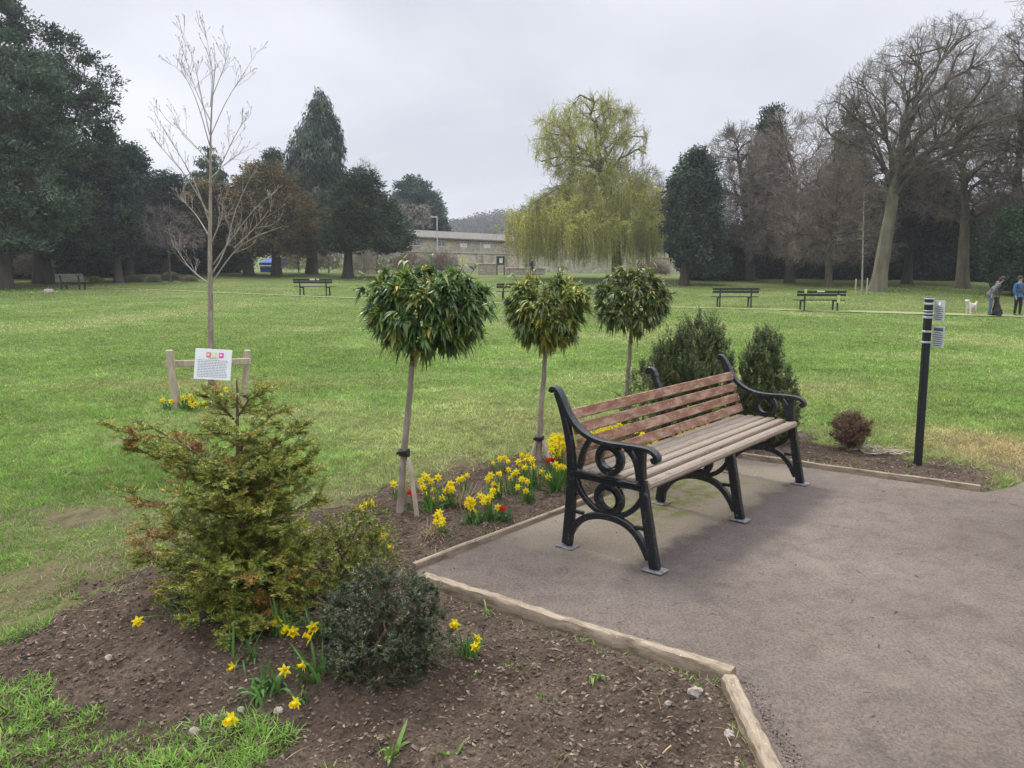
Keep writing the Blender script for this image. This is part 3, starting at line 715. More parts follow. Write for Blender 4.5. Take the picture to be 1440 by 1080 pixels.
# ================================================================== yew-like shrubs
MNEED = leafmat('yew_needle', (1, 1, 1), .45, .12, .45, .1, 6)
MTWIG = surf('shrub_twig_bark', (.075, .045, .03), (.13, .085, .055), 60, .85)
def shoots(M_, P, K, nl, nw, col, flat=.8, fwd=.55, tip=1.0):
    """needles along shoots P (S,n,3); col (S,3)"""
    S, n = P.shape[:2]
    t = np.tile(np.linspace(.04, 1, K), (S, 1))*(n-1)+rng.uniform(-.03, .03, (S, K)); t = np.clip(t, 0, n-1.001)
    i = t.astype(int); f = (t-i)[..., None]; si = np.arange(S)[:, None]
    B = P[si, i]*(1-f)+P[si, i+1]*f; T = nrm(P[si, i+1]-P[si, i])
    up = np.array([0, 0, 1.])+rng.normal(0, .25, (S, 1, 3)); side = nrm(np.cross(T, up)); nv = np.cross(side, T)
    sg = np.where(np.arange(K) % 2 == 0, 1., -1.)[None, :, None]
    D = T*fwd+side*sg*flat+nv*rng.normal(.12, .32, (S, K, 1))+rng.normal(0, .10, (S, K, 3))
    ln = nl*rng.uniform(.75, 1.15, (S, K))*(1-.45*np.linspace(0, 1, K)[None]**4)
    c = np.repeat(np.asarray(col)[:, None], K, 1)*rng.uniform(.75, 1.3, (S, K, 1))
    M_.tris(B.reshape(-1, 3), D.reshape(-1, 3), ln.ravel(), nw, None, c.reshape(-1, 3))
def pick(n, cols, w):
    idx = rng.choice(len(cols), n, p=np.array(w)/sum(w)); return np.array(cols)[idx]*rng.uniform(.8, 1.25, (n, 1))

def conifer_hero():
    bx, by = -1.23, 3.30; bz = tz(bx, by)-.02
    t = thing('yew_shrub', 'large bushy yellow green and rusty yew shrub with spreading boughs in the front bed', 'shrub', (bx, by, bz))
    st = MB(); fo = MB(); Pb = []; Rb = []
    top = at(333, 535, 3.40)
    st.tubes(resample([(bx, by, bz), (bx+.01, by+.02, .5), tuple(top)], 12), np.linspace(.022, .003, 12), 7)
    # boughs: (u, v, depth offset) tips traced, then random fill
    tips = [(155, 600, .0), (205, 597, .15), (232, 640, -.1), (180, 690, .1), (190, 775, -.05), (215, 830, -.2), (255, 870, -.25), (440, 640, .05), (425, 600, .25), (400, 650, -.2), (395, 575, .2), (375, 545, .15), (285, 552, .1), (300, 600, -.2), (350, 610, -.25),
            (260, 690, -.35), (310, 700, -.42), (360, 720, -.4), (410, 740, -.3), (300, 800, -.5), (350, 810, -.5), (250, 780, -.4), (400, 820, -.35), (320, 880, -.42), (430, 860, -.2), (450, 700, .15), (290, 650, -.35), (340, 660, -.4), (235, 740, -.25),
            (445, 780, 0), (168, 618, .05), (176, 606, .08), (428, 628, .1), (412, 655, .05), (442, 662, -.1), (418, 690, -.15), (205, 790, .05), (440, 820, -.15), (410, 870, -.3), (330, 890, -.45), (205, 740, .2), (380, 690, .3), (330, 650, .35), (275, 620, .3), (240, 660, .4), (300, 740, .5), (400, 760, .45), (280, 860, -.35), (360, 870, -.4)]
    for (u, v, dy) in tips:
        p = at(u, v, 3.32+dy); Pb.append(p)
    prof = [(bz+.05, bx, by, .36), (.3, bx, by, .43), (.5, bx, by, .34), (.70, bx, by, .18), (.86, bx, by, .09), (.95, bx+.0, by+.03, .04)]
    Pb = np.concatenate([np.array(Pb), env_pts(rng, 36, prof, 2.2, .3)])
    brs = []
    for p in Pb:
        r = math.hypot(p[0]-bx, p[1]-by); z0 = max(bz+.04, p[2]-r*.55-.02); z0 = min(z0, .9)
        tt = (z0-bz)/(top[2]-bz); s = np.array([bx, by, z0])*1.0; s[:2] += (top[:2]-s[:2])*tt
        mid = s*.5+p*.5+np.array([0, 0, .06*r+.01]); brs.append(resample([s, s*.6+mid*.4+rng.normal(0, .008, 3), mid, p], 9))
    brs = np.array(brs); brs[:, 1:] += rng.normal(0, .006, brs[:, 1:].shape)
    st.tubes(brs, np.linspace(.007, .0018, 9)[None], 5)
    Rr = np.broadcast_to(np.linspace(.006, .002, 9), (len(brs), 9))
    P2, R2 = sprout(rng, brs, Rr, 18, .092, .85, .6, .02, 5, .16, .45, .8)
    P3, R3 = sprout(rng, P2, R2, 5, .055, .8, .7, .03, 4, .2, .4, .75)
    st.tubes(P2, R2, 3)
    # end pieces as shoots too
    ends = brs[:, 4:]
    def cols(P):
        z = P[:, -1, 2]; x = P[:, -1, 0]; n = len(P)
        c = pick(n, [(.21, .245, .034), (.30, .295, .045), (.13, .18, .032), (.31, .25, .05)], [4, 3, 3, 1])
        f = (fbm(P[:, -1, 0]*6+9, P[:, -1, 2]*6+P[:, -1, 1]*5, 3, 5) > .73); c[f] = pick(f.sum(), [(.33, .18, .04), (.30, .19, .045), (.22, .11, .04)], [2, 2, 1])
        return c
    shoots(fo, ends, 60, .021, .0034, cols(ends)); shoots(fo, P2, 34, .020, .0034, cols(P2)); shoots(fo, P3, 22, .017, .0032, cols(P3))
    lead = resample([top-np.array([0, 0, .18]), top-np.array([0, 0, .08]), top+np.array([0, 0, .01])], 6)[None]; shoots(fo, lead, 50, .013, .003, np.array([(.10, .11, .02)]), .5, .9)
    st.build('branches', MTWIG, t); fo.build('foliage', MNEED, t)
conifer_hero()

def shrub(name, label, cat, prof, counts, cols, w, nl=.02, nw=.003, K=22, sh_len=.07, per=4, base=None, lift=.5, upr=.3, loc=None, group=None, twig=MTWIG, lobes=.2, shell=2.2, r0=.012, need=MNEED, br_need=True):
    x0, y0 = loc; z0 = tz(x0, y0)-.01
    t = thing(name, label, cat, (x0, y0, z0), group=group)
    prof = np.array(prof, float)
    top = prof[-1]
    tr = [(x0, y0, z0), (x0*.7+top[1]*.3, y0, z0+(top[0]-z0)*.4), (top[1], top[2], z0+(top[0]-z0)*.85)]
    g = np.random.default_rng(int(abs(x0*1000+y0*77)))
    lv = skeleton(g, tr, r0, r0*.3, prof, counts, [r0*.6, r0*.35, r0*.22], .02, .9, lift, .05, shell, lobes)
    st = MB(); fo = MB()
    for i, (P, R) in enumerate(lv): st.tubes(P, R, [7, 5, 4, 3][min(i, 3)])
    P, R = lv[-1]
    P2, R2 = sprout(g, P, R, per, sh_len, .7, .8, upr, 5, .2)
    st.tubes(P2, np.maximum(R2, .0008), 3)
    c = pick(len(P2), cols, w); shoots(fo, P2, K, nl, nw, c)
    if br_need: shoots(fo, P, K, nl, nw, pick(len(P), cols, w))
    st.build('branches', twig, t); fo.build('foliage', need, t)
    return t
G1 = [(.032, .048, .020), (.056, .078, .034), (.125, .145, .085), (.075, .09, .03)]
x0, y0 = -.50, 2.79
shrub('yew_shrub', 'low dark blue green dwarf yew with dense needles beside the daffodils in the front bed', 'shrub',
      [(.02, x0, y0, .18), (.12, x0, y0, .255), (.24, x0, y0, .24), (.34, x0, y0, .18), (.42, x0, y0, .07)], [12, 90, 420], G1, [3, 4, 3, 1.5], .017, .0034, 20, .05, 3, loc=(x0, y0), r0=.018, lift=.6, shell=3)
x0, y0 = -.86, 3.62
shrub('yew_shrub', 'loose feathery yellow green yew seedling between the rusty yew and the first mop headed tree', 'shrub',
      [(.03, x0-.05, y0, .20), (.12, x0, y0, .28), (.25, x0+.04, y0, .22), (.36, x0+.11, y0, .12), (.42, x0+.13, y0, .04)], [14, 70, 210], [(.20, .225, .035), (.28, .28, .05), (.12, .17, .03)], [3, 3, 2], .018, .0032, 26, .075, 4, loc=(x0, y0), r0=.008, lift=.5)
GD = [(.055, .088, .027), (.10, .145, .042), (.17, .205, .065), (.26, .22, .08)]
def P3(u, v, Y): return at(u, v, Y)
# behind the bench
c = at(975, 560, 7.35); x0, y0 = c[0], 7.35
shrub('yew_shrub', 'tall dark green yew bush with upright shoots, the biggest one behind the large bench', 'shrub',
      [(.05, x0-.06, y0, .32), (.35, x0-.06, y0, .44), (.65, x0-.04, y0, .43), (.88, x0, y0, .30), (1.04, x0+.05, y0, .16), (1.12, x0+.07, y0, .06)], [18, 150, 800], GD, [4, 4, 2, .4], .024, .0056, 22, .12, 4, loc=(x0, y0), r0=.02, lift=1., upr=.85, lobes=.12)
c = at(1064, 560, 7.1); x0, y0 = c[0], 7.1
shrub('yew_shrub', 'second upright dark green yew bush standing behind the far armrest of the bench', 'shrub',
      [(.05, x0, y0, .18), (.4, x0+.03, y0, .23), (.75, x0+.05, y0, .20), (.95, x0+.06, y0, .12), (1.03, x0+.06, y0, .04)], [12, 100, 480], GD, [4, 4, 2, .4], .022, .0054, 22, .11, 4, loc=(x0, y0), r0=.015, lift=1., upr=.9, lobes=.12)
c = at(1100, 580, 6.85); x0, y0 = c[0], 6.85
shrub('yew_shrub', 'smallest upright yew bush just right of the far armrest of the bench', 'shrub',
      [(.03, x0, y0, .10), (.3, x0, y0, .15), (.55, x0, y0, .12), (.68, x0+.03, y0, .04)], [8, 50, 220], GD, [3, 4, 3, .4], .022, .005, 20, .08, 4, loc=(x0, y0), r0=.01, lift=.8, upr=.6)
c = at(905, 560, 6.95); x0, y0 = c[0], 6.95
shrub('yew_shrub', 'low spreading yew with sideways sprays at the foot of the third mop headed tree', 'shrub',
      [(.05, x0, y0, .22), (.30, x0, y0, .27), (.55, x0, y0, .20), (.72, x0, y0, .08)], [12, 50, 160], GD, [3, 4, 3, .4], .022, .0046, 20, .11, 3, loc=(x0, y0), r0=.01, lift=.3)
# dead brown shrub
x0, y0 = 2.96, 6.60
shrub('dead_shrub', 'round dead brown twiggy shrub in the bed left of the signpost', 'shrub',
      [(.04, x0, y0, .08), (.13, x0, y0, .165), (.24, x0, y0, .17), (.33, x0, y0, .10)], [14, 110, 420], [(.13, .065, .035), (.20, .11, .06), (.09, .045, .03)], [3, 2, 2], .016, .003, 9, .05, 4, loc=(x0, y0), r0=.014, lift=.7,
      twig=surf('dead_twig', (.10, .06, .045), (.19, .13, .095), 60, .9))

# ================================================================== mop headed standard trees
MLEAF = leafmat('glossy_leaf', (1, 1, 1), .36, .30, .5, .12, 8)
MBARK = surf('smooth_grey_bark', (.20, .165, .13), (.34, .295, .24), 30, .8, .6, .006, (1, 1, .35), spots=[(60, .66, (.12, .09, .07))])
MSTAKE = surf('weathered_stake', (.36, .29, .22), (.50, .43, .34), 40, .85, .5, .004, (1, 1, .2))
MRUB = surf('black_rubber_tie', (.012, .012, .013), (.03, .03, .03), 50, .55)
def mop_tree(base, crown_uv, ru, rv, Y, label, cols, w, forkv, tiev, seed, stake_off, ntip, back_stake=False):
    g = np.random.default_rng(seed); bx, by = base; bz = tz(bx, by)
    cc = at(*crown_uv, Y); rx = ru*Y/1082*.93; rz = rv*Y/1082*.96; cc[2] += .02
    fk = at(*forkv, Y)
    t = thing('mop_headed_tree', label, 'tree', (bx, by, bz), group='young mop headed evergreen trees in the bed')
    tr = MB(); tp = resample([(bx, by, bz-.02), (bx+(fk[0]-bx)*.25, by, bz+.3*(fk[2]-bz)), (bx+(fk[0]-bx)*.62, by, bz+.65*(fk[2]-bz)), tuple(fk)], 16)
    tp[1:-1] += g.normal(0, .002, (14, 3)); r0 = .023 if Y < 5.5 else .024
    Rr = np.linspace(r0*1.12, r0*.72, 16)*(1+g.normal(0, .03, 16)); Rr[0] *= 1.15
    tr.tubes(tp, Rr, 12); tr.build('trunk', MBARK, t)
    prof = [(cc[2]+rz*s, cc[0], by, rx*math.sqrt(max(.02, 1-s*s))*(1 if s > 0 else .98)) for s in np.linspace(-.96, .93, 14)]
    lv = skeleton(g, [tuple(fk-[0, 0, .03]), tuple(fk+[0, 0, .1]), (cc[0], by, cc[2]+.1)], r0*.7, r0*.2, prof, [10, 50, ntip], [r0*.42, r0*.2, .0028], .0, .9, .6, .05, 3.2, .13)
    br = MB()
    for P, R in lv: br.tubes(P, R, 6)
    br.build('branches', surf('green_brown_branch', (.10, .085, .05), (.17, .14, .09), 40, .8), t)
    P = lv[-1][0]; n = len(P); tip = P[:, -1]; T = nrm(P[:, -1]-P[:, -2])
    K = 18; ctr = np.array([cc[0], by, cc[2]-.1]); outw = nrm(tip-ctr)
    ax = nrm(outw*.6+T*.5+np.array([0, 0, .55]))
    a = g.uniform(0, 2*PI, (n, 1))+np.arange(K)[None]*2.39996
    e1 = nrm(np.cross(ax, g.normal(0, 1, (n, 3)))); e2 = np.cross(ax, e1)
    el = (np.arange(K)[None]/K)
    D = (e1[:, None]*np.cos(a)[..., None]+e2[:, None]*np.sin(a)[..., None])*(1-.45*el[..., None])+ax[:, None]*(.32+.6*el[..., None])
    B = tip[:, None]-ax[:, None]*(.035*(1-el[..., None]))
    L_ = g.uniform(.052, .098, (n, K))*(1-.3*el)
    lc = np.array(cols)[g.choice(len(cols), (n,), p=np.array(w)/sum(w))][:, None]*g.uniform(.75, 1.3, (n, K, 1))
    young = el > .85; lc = np.where(young[..., None], lc*np.array([1.7, 1.5, 1.2]), lc)
    fo = MB(); fo.blades(B.reshape(-1, 3), D.reshape(-1, 3), L_.ravel(), (L_*g.uniform(.29, .41, (n, K))).ravel(), np.clip(g.normal(.52, .33, n*K), .0, 1.3), 5, .16, lc.reshape(-1, 3), mid=1.35)
    # reddish buds in the rosette centres
    k = g.random(n) < .35; nb = k.sum()
    fo.blades(np.repeat(tip[k], 5, 0), np.repeat(ax[k], 5, 0)+g.normal(0, .35, (nb*5, 3)), g.uniform(.02, .045, nb*5), .009, .2, 3, .2, np.array([.26, .10, .04])*g.uniform(.7, 1.3, (nb*5, 1)))
    k2 = rng.choice(n, 26, replace=False)   # stray longer shoots break the outline
    sh = np.stack([tip[k2]-outw[k2]*.03, tip[k2]+outw[k2]*.03+[0, 0, .01], tip[k2]+outw[k2]*.075+[0, 0, .02]], 1)
    for j in range(4): fo.blades(sh[:, 2]-outw[k2]*.012*j, outw[k2]+g.normal(0, .55, (26, 3)), g.uniform(.05, .09, 26), g.uniform(.015, .026, 26), g.uniform(.3, 1, 26), 5, .16, np.array(cols)[g.integers(0, len(cols), 26)]*g.uniform(.8, 1.3, (26, 1)), mid=1.35)
    fo.tubes(sh, .0018, 4, col=(.12, .13, .05))
    fo.build('leaves', MLEAF, t)
    # stake and tie are things of their own
    tie_z = at(0, tiev, Y)[2]
    tx = np.interp(tie_z, tp[:, 2], tp[:, 0])
    return t, tx, tie_z, by
def stake(x, y, tx, ty, tzz, r, label):
    z0 = tz(x, y); s = thing('tree_stake', label, 'stake', (x, y, z0), group='wooden tree stakes')
    M_ = MB(); p0 = np.array([x, y, z0-.05]); p1 = np.array([tx, ty, tzz]); d = nrm(p1-p0); U = nrm(np.cross(d, [0, 1, .1])); W = np.cross(d, U)
    M_.bar(circ(r, 10), p0, p1, U, W, .004); M_.build('stake_pole', MSTAKE, s)
def tie(x, y, z, r, label):
    s = thing('rubber_tie', label, 'tree tie', (x, y, z), group='black rubber tree ties')
    M_ = MB(); a = np.linspace(0, 2*PI, 22)
    for dz in (-.011, .004, .016): M_.tubes(np.stack([x+(r+.004)*np.cos(a), y+(r+.006)*np.sin(a), z+dz+.004*np.sin(a*2+dz*90)], 1), .0075, 7)
    M_.box((x-r-.012, y, z), (.022, .018, .02), .3); M_.build('strap', MRUB, s)
DG = [(.06, .115, .036), (.10, .175, .05), (.17, .24, .06), (.28, .31, .08)]
YG = [(.105, .155, .04), (.19, .235, .055), (.31, .31, .07), (.12, .18, .045)]
m1 = mop_tree((-.73, 4.83), (600, 437), 99, 66, 4.83, 'largest and nearest mop headed evergreen tree with drooping dark leaves, left of the bench', DG, [4, 4, 2, .8], (580, 508), 637, 21, 0, 330)
stake(-.60, 4.74, m1[1]+.035, 4.80, m1[2]-.03, .015, 'pale thin slanting stake leaning on the nearest mop headed tree')
tie(m1[1], 4.83, m1[2], .027, 'black tie round the nearest mop headed tree')
m2 = mop_tree((.215, 6.19), (769, 437), 66, 53, 6.19, 'middle mop headed evergreen tree with yellowish leaves behind the near bench end', YG, [3, 4, 3, 2], (767, 492), 617, 22, 0, 250)
stake(.33, 6.10, m2[1]+.03, 6.17, m2[2]-.01, .017, 'pale stake slanting right at the foot of the middle mop headed tree')
stake(.13, 6.17, m2[1]-.028, 6.18, m2[2]-.02, .013, 'thin stake left of the trunk of the middle mop headed tree')
tie(m2[1], 6.19, m2[2], .028, 'black tie round the middle mop headed tree')
m3 = mop_tree((1.07, 7.22), (888, 424), 57, 49, 7.22, 'farthest mop headed evergreen tree with olive leaves above the bench back', [(.09, .13, .045), (.14, .18, .06), (.21, .235, .075)], [4, 4, 2], (887, 478), 640, 23, 0, 230)

# ================================================================== bare sapling with timber frame and sign
def sapling():
    bx, by = -3.44, 8.70; g = np.random.default_rng(5)
    t = thing('bare_sapling', 'tall leafless pale barked sapling tied to a timber frame on the lawn', 'tree', (bx, by, 0))
    M_ = MB(); Y = by
    tk = np.array([at(u, v, Y) for u, v in [(297, 578), (297, 500), (296, 430), (295, 360), (296, 290), (296, 220), (296, 180), (299, 130), (303, 90)]])
    tk = resample(tk, 24); M_.tubes(tk, np.interp(np.linspace(0, 1, 24), [0, .05, .3, .55, .8, 1], [.044, .036, .030, .021, .010, .003]), 10)
    M_.build('trunk', MBARK, t)
    lim = [[(297, 398), (250, 372), (232, 340), (205, 318)][:0] or [(293, 398), (268, 380), (240, 338)],
           [(298, 385), (312, 368), (322, 340), (327, 300), (342, 270), (357, 240)], [(300, 395), (330, 350), (352, 335), (380, 325), (398, 318)], [(330, 348), (350, 330), (378, 298), (388, 280)],
           [(300, 372), (330, 330), (352, 300), (380, 272)], [(294, 312), (280, 270), (262, 230), (240, 200), (218, 160)], [(293, 300), (262, 245), (232, 215), (206, 180)], [(296, 262), (310, 235), (330, 190), (350, 160)],
           [(295, 205), (280, 150), (262, 105), (245, 92)], [(296, 192), (318, 140), (342, 105), (362, 72)], [(295, 190), (285, 145), (272, 80), (255, 42)], [(296, 150), (300, 100), (288, 42)], [(299, 135), (315, 95), (325, 60)],
           [(297, 250), (325, 222), (355, 208)], [(293, 330), (275, 300), (250, 275)], [(296, 230), (275, 205), (250, 180), (240, 160)], [(298, 340), (315, 300), (310, 265)], [(297, 172), (276, 130), (262, 85)]]
    br = MB(); PP = []
    for i, l in enumerate(lim):
        dy = g.uniform(-.45, .45); pts = [at(u, v, Y+dy*(k/(len(l)-1))) for k, (u, v) in enumerate(l)]
        P = resample(pts, 9); PP.append(P)
    PP = np.array(PP); R = np.linspace(.0088, .0022, 9)[None]*np.clip(1.45-PP[:, :1, 2]*.26, .5, 1); br.tubes(PP, R, 6)
    P2, R2 = sprout(g, PP, R, 7, .26, .7, .6, .25, 5, .25); R2 = np.maximum(R2*.8, .0018); br.tubes(P2, R2, 4)
    P3_, R3 = sprout(g, P2, R2, 3, .08, .7, .8, .2, 3, .2); br.tubes(P3_, np.maximum(R3, .0014), 3)
    tips = np.concatenate([P2[:, -1], P3_[:, -1]]); d = nrm(np.concatenate([P2[:, -1]-P2[:, -2], P3_[:, -1]-P3_[:, -2]]))
    br.tubes(np.stack([tips, tips+d*.012, tips+d*.028], 1), np.array([.0016, .0040, .0008])[None], 5)
    br.build('branches', surf('pale_twig', (.25, .22, .19), (.36, .32, .28), 30, .8), t)
    # timber frame
    fx0, fx1 = -3.83, -3.05
    f = thing('timber_tree_frame', 'weathered two post timber frame with cross rail round the bare sapling', 'tree frame', (fx0, by+.02, 0))
    pa = MB(); q = at(238, 492, by-.05); pa.bar(rrect(.075, .07, .012), (fx0, by-.04, -.05), tuple(q), (1, 0, 0), (0, 1, 0), .01); pa.build('post', MSTAKE, f)
    q1 = at(348, 492, by+.3); q0 = at(341, 560, by+.3); q0[2] = 0
    pa = MB(); pa.bar(rrect(.07, .065, .012), tuple(q0-[0, 0, .05]), tuple(q1), (1, 0, 0), (0, 1, 0), .01); pa.build('post', MSTAKE, f)
    ra, rb = at(233, 512, by+.02), at(352, 508, by+.22); pa = MB(); pa.bar(rrect(.035, .075, .006), tuple(ra), tuple(rb), (0, 1, 0), (0, 0, 1), .006); pa.build('rail', MSTAKE, f)
    # notice board: white plate with three coloured squares and lines of text
    c = at(299.5, 512.5, by-.10); n = nrm(np.array([.10, -1, .18])); X = nrm(np.cross([0, 0, 1.], -n)); a = math.radians(4); Z = np.cross(-n, X)*-1
    Z = nrm(np.cross(n, X)); Z = Z if Z[2] > 0 else -Z
    X, Z = X*math.cos(a)+Z*math.sin(a), Z*math.cos(a)-X*math.sin(a)
    if X[0] < 0: X = -X
    W_, H_ = .400, .345; s = thing('notice_sign', 'white laminated notice with coloured squares on the sapling frame rail', 'sign', tuple(c))
    M_ = MB(); M_.box(c, (W_, H_, .008), M=np.stack([X, Z, np.cross(X, Z)], 1), bev=.002); M_.build('panel', surf('white_plastic', (.74, .75, .78), (.80, .81, .84), 20, .4, 0), s)
    def quad(M2, cx, cz, w, h, e, off=.0065):
        o = c+X*cx+Z*cz+n*off; M2.add([o-X*w/2-Z*h/2, o+X*w/2-Z*h/2, o+X*w/2+Z*h/2, o-X*w/2+Z*h/2], [(0, 1, 2, 3)], col=e)
    E_ = MB()
    for cx, col in ((-.052, (.75, .22, .16)), (.012, (.72, .70, .30)), (.085, (.70, .10, .38))):
        quad(E_, cx, .105, .052 if cx > 0 else .05, .058, col); quad(E_, cx-.004, .108, .022, .02, (.85, .8, .8), .0075)
    E_.build('emblem', surf('print_colour', (1, 1, 1), None, 5, .5, 0), s)
    Tt = MB(); g2 = random.Random(3)
    for i in range(11):
        z = .045-i*.0185; x = -.165
        while x < .16:
            w = g2.uniform(.012, .034); 
            if x+w > .168: break
            quad(Tt, x+w/2, z, w, .0062, (.30, .30, .40)); x += w+.006
    for w_ in (.10,): quad(Tt, 0, .066, w_, .007, (.4, .38, .45))
    Tt.build('text_lines', surf('print_ink', (1, 1, 1), None, 5, .6, 0), s)
sapling()

# ================================================================== signpost
MBAND = surf('galvanised_band', (.45, .46, .48), (.6, .6, .62), 40, .4, 0, metal=.3)
def signpost():
    x, y = 3.285, 6.07; z = tz(x, y)
    t = thing('signpost', 'slim black square post carrying two small grey notice plates at the bed corner', 'signpost', (x, y, z))
    M_ = MB(); M_.bar(rrect(.050, .050, .006), (x, y, z-.05), (x-.012, y, 1.357), (1, 0, 0), (0, 1, 0), .004); M_.build('post', surf('black_post_paint', (.012, .014, .017), (.02, .022, .026), 40, .4, 0), t)
    for v, h in ((420, .01), (427, .016), (437, .008), (441, .012), (446, .018), (466, .015), (481, .015)):
        q = at(1291, v, y); MB().box((x-.011, y, q[2]), (.0565, .0565, h), 0, .002).build('metal_band', MBAND, t)
    MPL = surf('grey_plate', (.40, .44, .43), (.47, .50, .49), 15, .35, 0)
    MTX = surf('plate_print', (1, 1, 1), None, 5, .6, 0)
    for (cu, cv, w, h, a, txt) in ((1301.5, 436.5, .112, .160, -80, 1), (1300.5, 472.5, .125, .165, -78, 2)):
        c = at(cu, cv, y-.01); a = math.radians(a); X = np.array([math.cos(a), math.sin(a), 0]); n = np.array([math.sin(a), -math.cos(a), 0]); Z = np.array([0, 0, 1.])
        if n[1] > 0: n = -n
        c = np.array([x+.028, y-.02, c[2]])+X*w/2*.95
        M_ = MB(); M_.box(c, (w, h, .004), M=np.stack([X, Z, np.cross(X, Z)], 1), bev=.001); p = M_.build('notice_plate', MPL, t)
        Tt = MB()
        for i in range(7):
            zz = h*(.18-.1*i)
            ww = w*(.78 if i % 3 else .6)
            o = c+n*.0035+Z*zz; Tt.add([o-X*ww/2-Z*.0028, o+X*ww/2-Z*.0028, o+X*ww/2+Z*.0028, o-X*ww/2+Z*.0028], [(0, 1, 2, 3)], col=(.06, .07, .08))
        o = c+n*.0035+Z*h*.34
        if txt == 1:
            aa = np.linspace(0, 2*PI, 13)[:-1]; v = [o]+[o+X*.014*math.cos(k)+Z*.014*math.sin(k) for k in aa]; Tt.add(v, t=[(0, i+1, (i+1) % 12+1) for i in range(12)], col=(.85, .85, .8))
        else: Tt.add([o-X*w*.38-Z*.012, o+X*w*.38-Z*.012, o+X*w*.38+Z*.012, o-X*w*.38+Z*.012], [(0, 1, 2, 3)], col=(.08, .09, .10)); 
        Tt.build('lettering', MTX, p)
signpost()

# ================================================================== flowers
MPET = leafmat('daffodil_petal', (1, 1, 1), .5, .35, .3, .08, 60)
MSTR = leafmat('daffodil_leaf', (1, 1, 1), .45, .25, .4, .1, 20)
def daffodil_flower(M_, p, face, s, g, col=(.88, .78, .03)):
    face = nrm(np.array(face)); e1 = nrm(np.cross(face, g.normal(0, 1, 3))); e2 = np.cross(face, e1)
    a = np.arange(6)*PI/3+g.uniform(0, 1)
    D = e1*np.cos(a)[:, None]+e2*np.sin(a)[:, None]+face*.10
    sd = np.cross(D, face)
    M_.blades(np.repeat([p], 6, 0), D, s*g.uniform(.9, 1.1, 6), s*.52, .08, 3, -.12, np.array(col)*g.uniform(.9, 1.1, (6, 1)), side=sd)
    k = 10; aa = np.arange(k)*2*PI/k; V = []
    for (t, r) in ((0, .20), (.35, .24), (.75, .27), (.95, .38)):
        V.append(p+face*s*t+s*r*(1+(.08*np.cos(aa*5) if t > .9 else 0))[:, None]*(e1*np.cos(aa)[:, None]+e2*np.sin(aa)[:, None]) if t > .9 else p+face*s*t+s*r*(e1*np.cos(aa)[:, None]+e2*np.sin(aa)[:, None]))
    V = np.concatenate(V); q = [(i*k+j, i*k+(j+1) % k, (i+1)*k+(j+1) % k, (i+1)*k+j) for i in range(3) for j in range(k)]
    M_.add(V, q, col=(.90, .66, .012))
def clump(name, label, cat, base, heads, nl, ll, seed, hs=.026, tulip=None, lw=.009, lcol=(.085, .18, .038), group=None, spread=.05, flop=.35):
    g = np.random.default_rng(seed); x, y = base; z = float(soil_z(np.array([x]), np.array([y]))[0]) if inpoly(np.array([x]), np.array([y]), BED)[0] else tz(x, y)
    t = thing(name, label, cat, (x, y, z), group=group)
    if nl:
        M_ = MB(); B = np.stack([x+g.normal(0, spread*.5, nl), y+g.normal(0, spread*.5, nl), np.full(nl, z-.01)], 1)
        a = g.uniform(0, 2*PI, nl); o = g.uniform(.05, .8, nl)
        M_.blades(B, np.stack([np.cos(a)*o, np.sin(a)*o, np.ones(nl)], 1), ll*g.uniform(.6, 1.15, nl), lw*g.uniform(.7, 1.2, nl), g.uniform(.05, flop*1.6, nl), 5, .22, np.array(lcol)*g.uniform(.7, 1.5, (nl, 1)), taper='strap')
        M_.build('leaves', MSTR, t)
    for (u, v) in heads:
        hz = g.uniform(.6, 1.0)*ll
        yy = y+g.normal(0, spread)
        p = at(u, v, yy)
        if p[2] < z+.04: p = at(u, v, yy-.06)
        F = MB(); root = np.array([x+g.normal(0, spread*.3), y+g.normal(0, spread*.3), z]); col_ = (.10, .18, .04)
        fdir = np.array([g.normal(0, .6), -1+g.normal(0, .35), g.normal(0.0, .25)])
        if tulip:
            F.tubes(resample([root, (root+p)/2+[0, 0, .01], p-[0, 0, .012]], 5), .0028, 5, col=col_)
            aa = np.arange(6)*PI/3; D = np.stack([np.cos(aa)*.35, np.sin(aa)*.35, np.ones(6)], 1)
            F.blades(np.repeat([p-[0, 0, .015]], 6, 0)+D*[.02, .02, 0], D, .034, .026, -.0, 3, -.25, np.array([.62, .03, .015])*g.uniform(.8, 1.2, (6, 1)), side=np.stack([-np.sin(aa), np.cos(aa), 0*aa], 1))
            F.build('tulip_flower', MPET, t)
        else:
            nk = p+[0, 0, .012]; back = p-nrm(fdir)*.012
            F.tubes(resample([root, root*.35+nk*.65+[0, 0, .01], nk+[0, .012, .004], back], 7), .0024, 5, col=col_)
            daffodil_flower(F, p, fdir, hs*g.uniform(.85, 1.12), g); F.build('flower', MPET, t)
    return t
def gb(u, v): return tuple(gr(u, v))
C_ = clump; DC = 'daffodil_clump'; DD = 'daffodils'
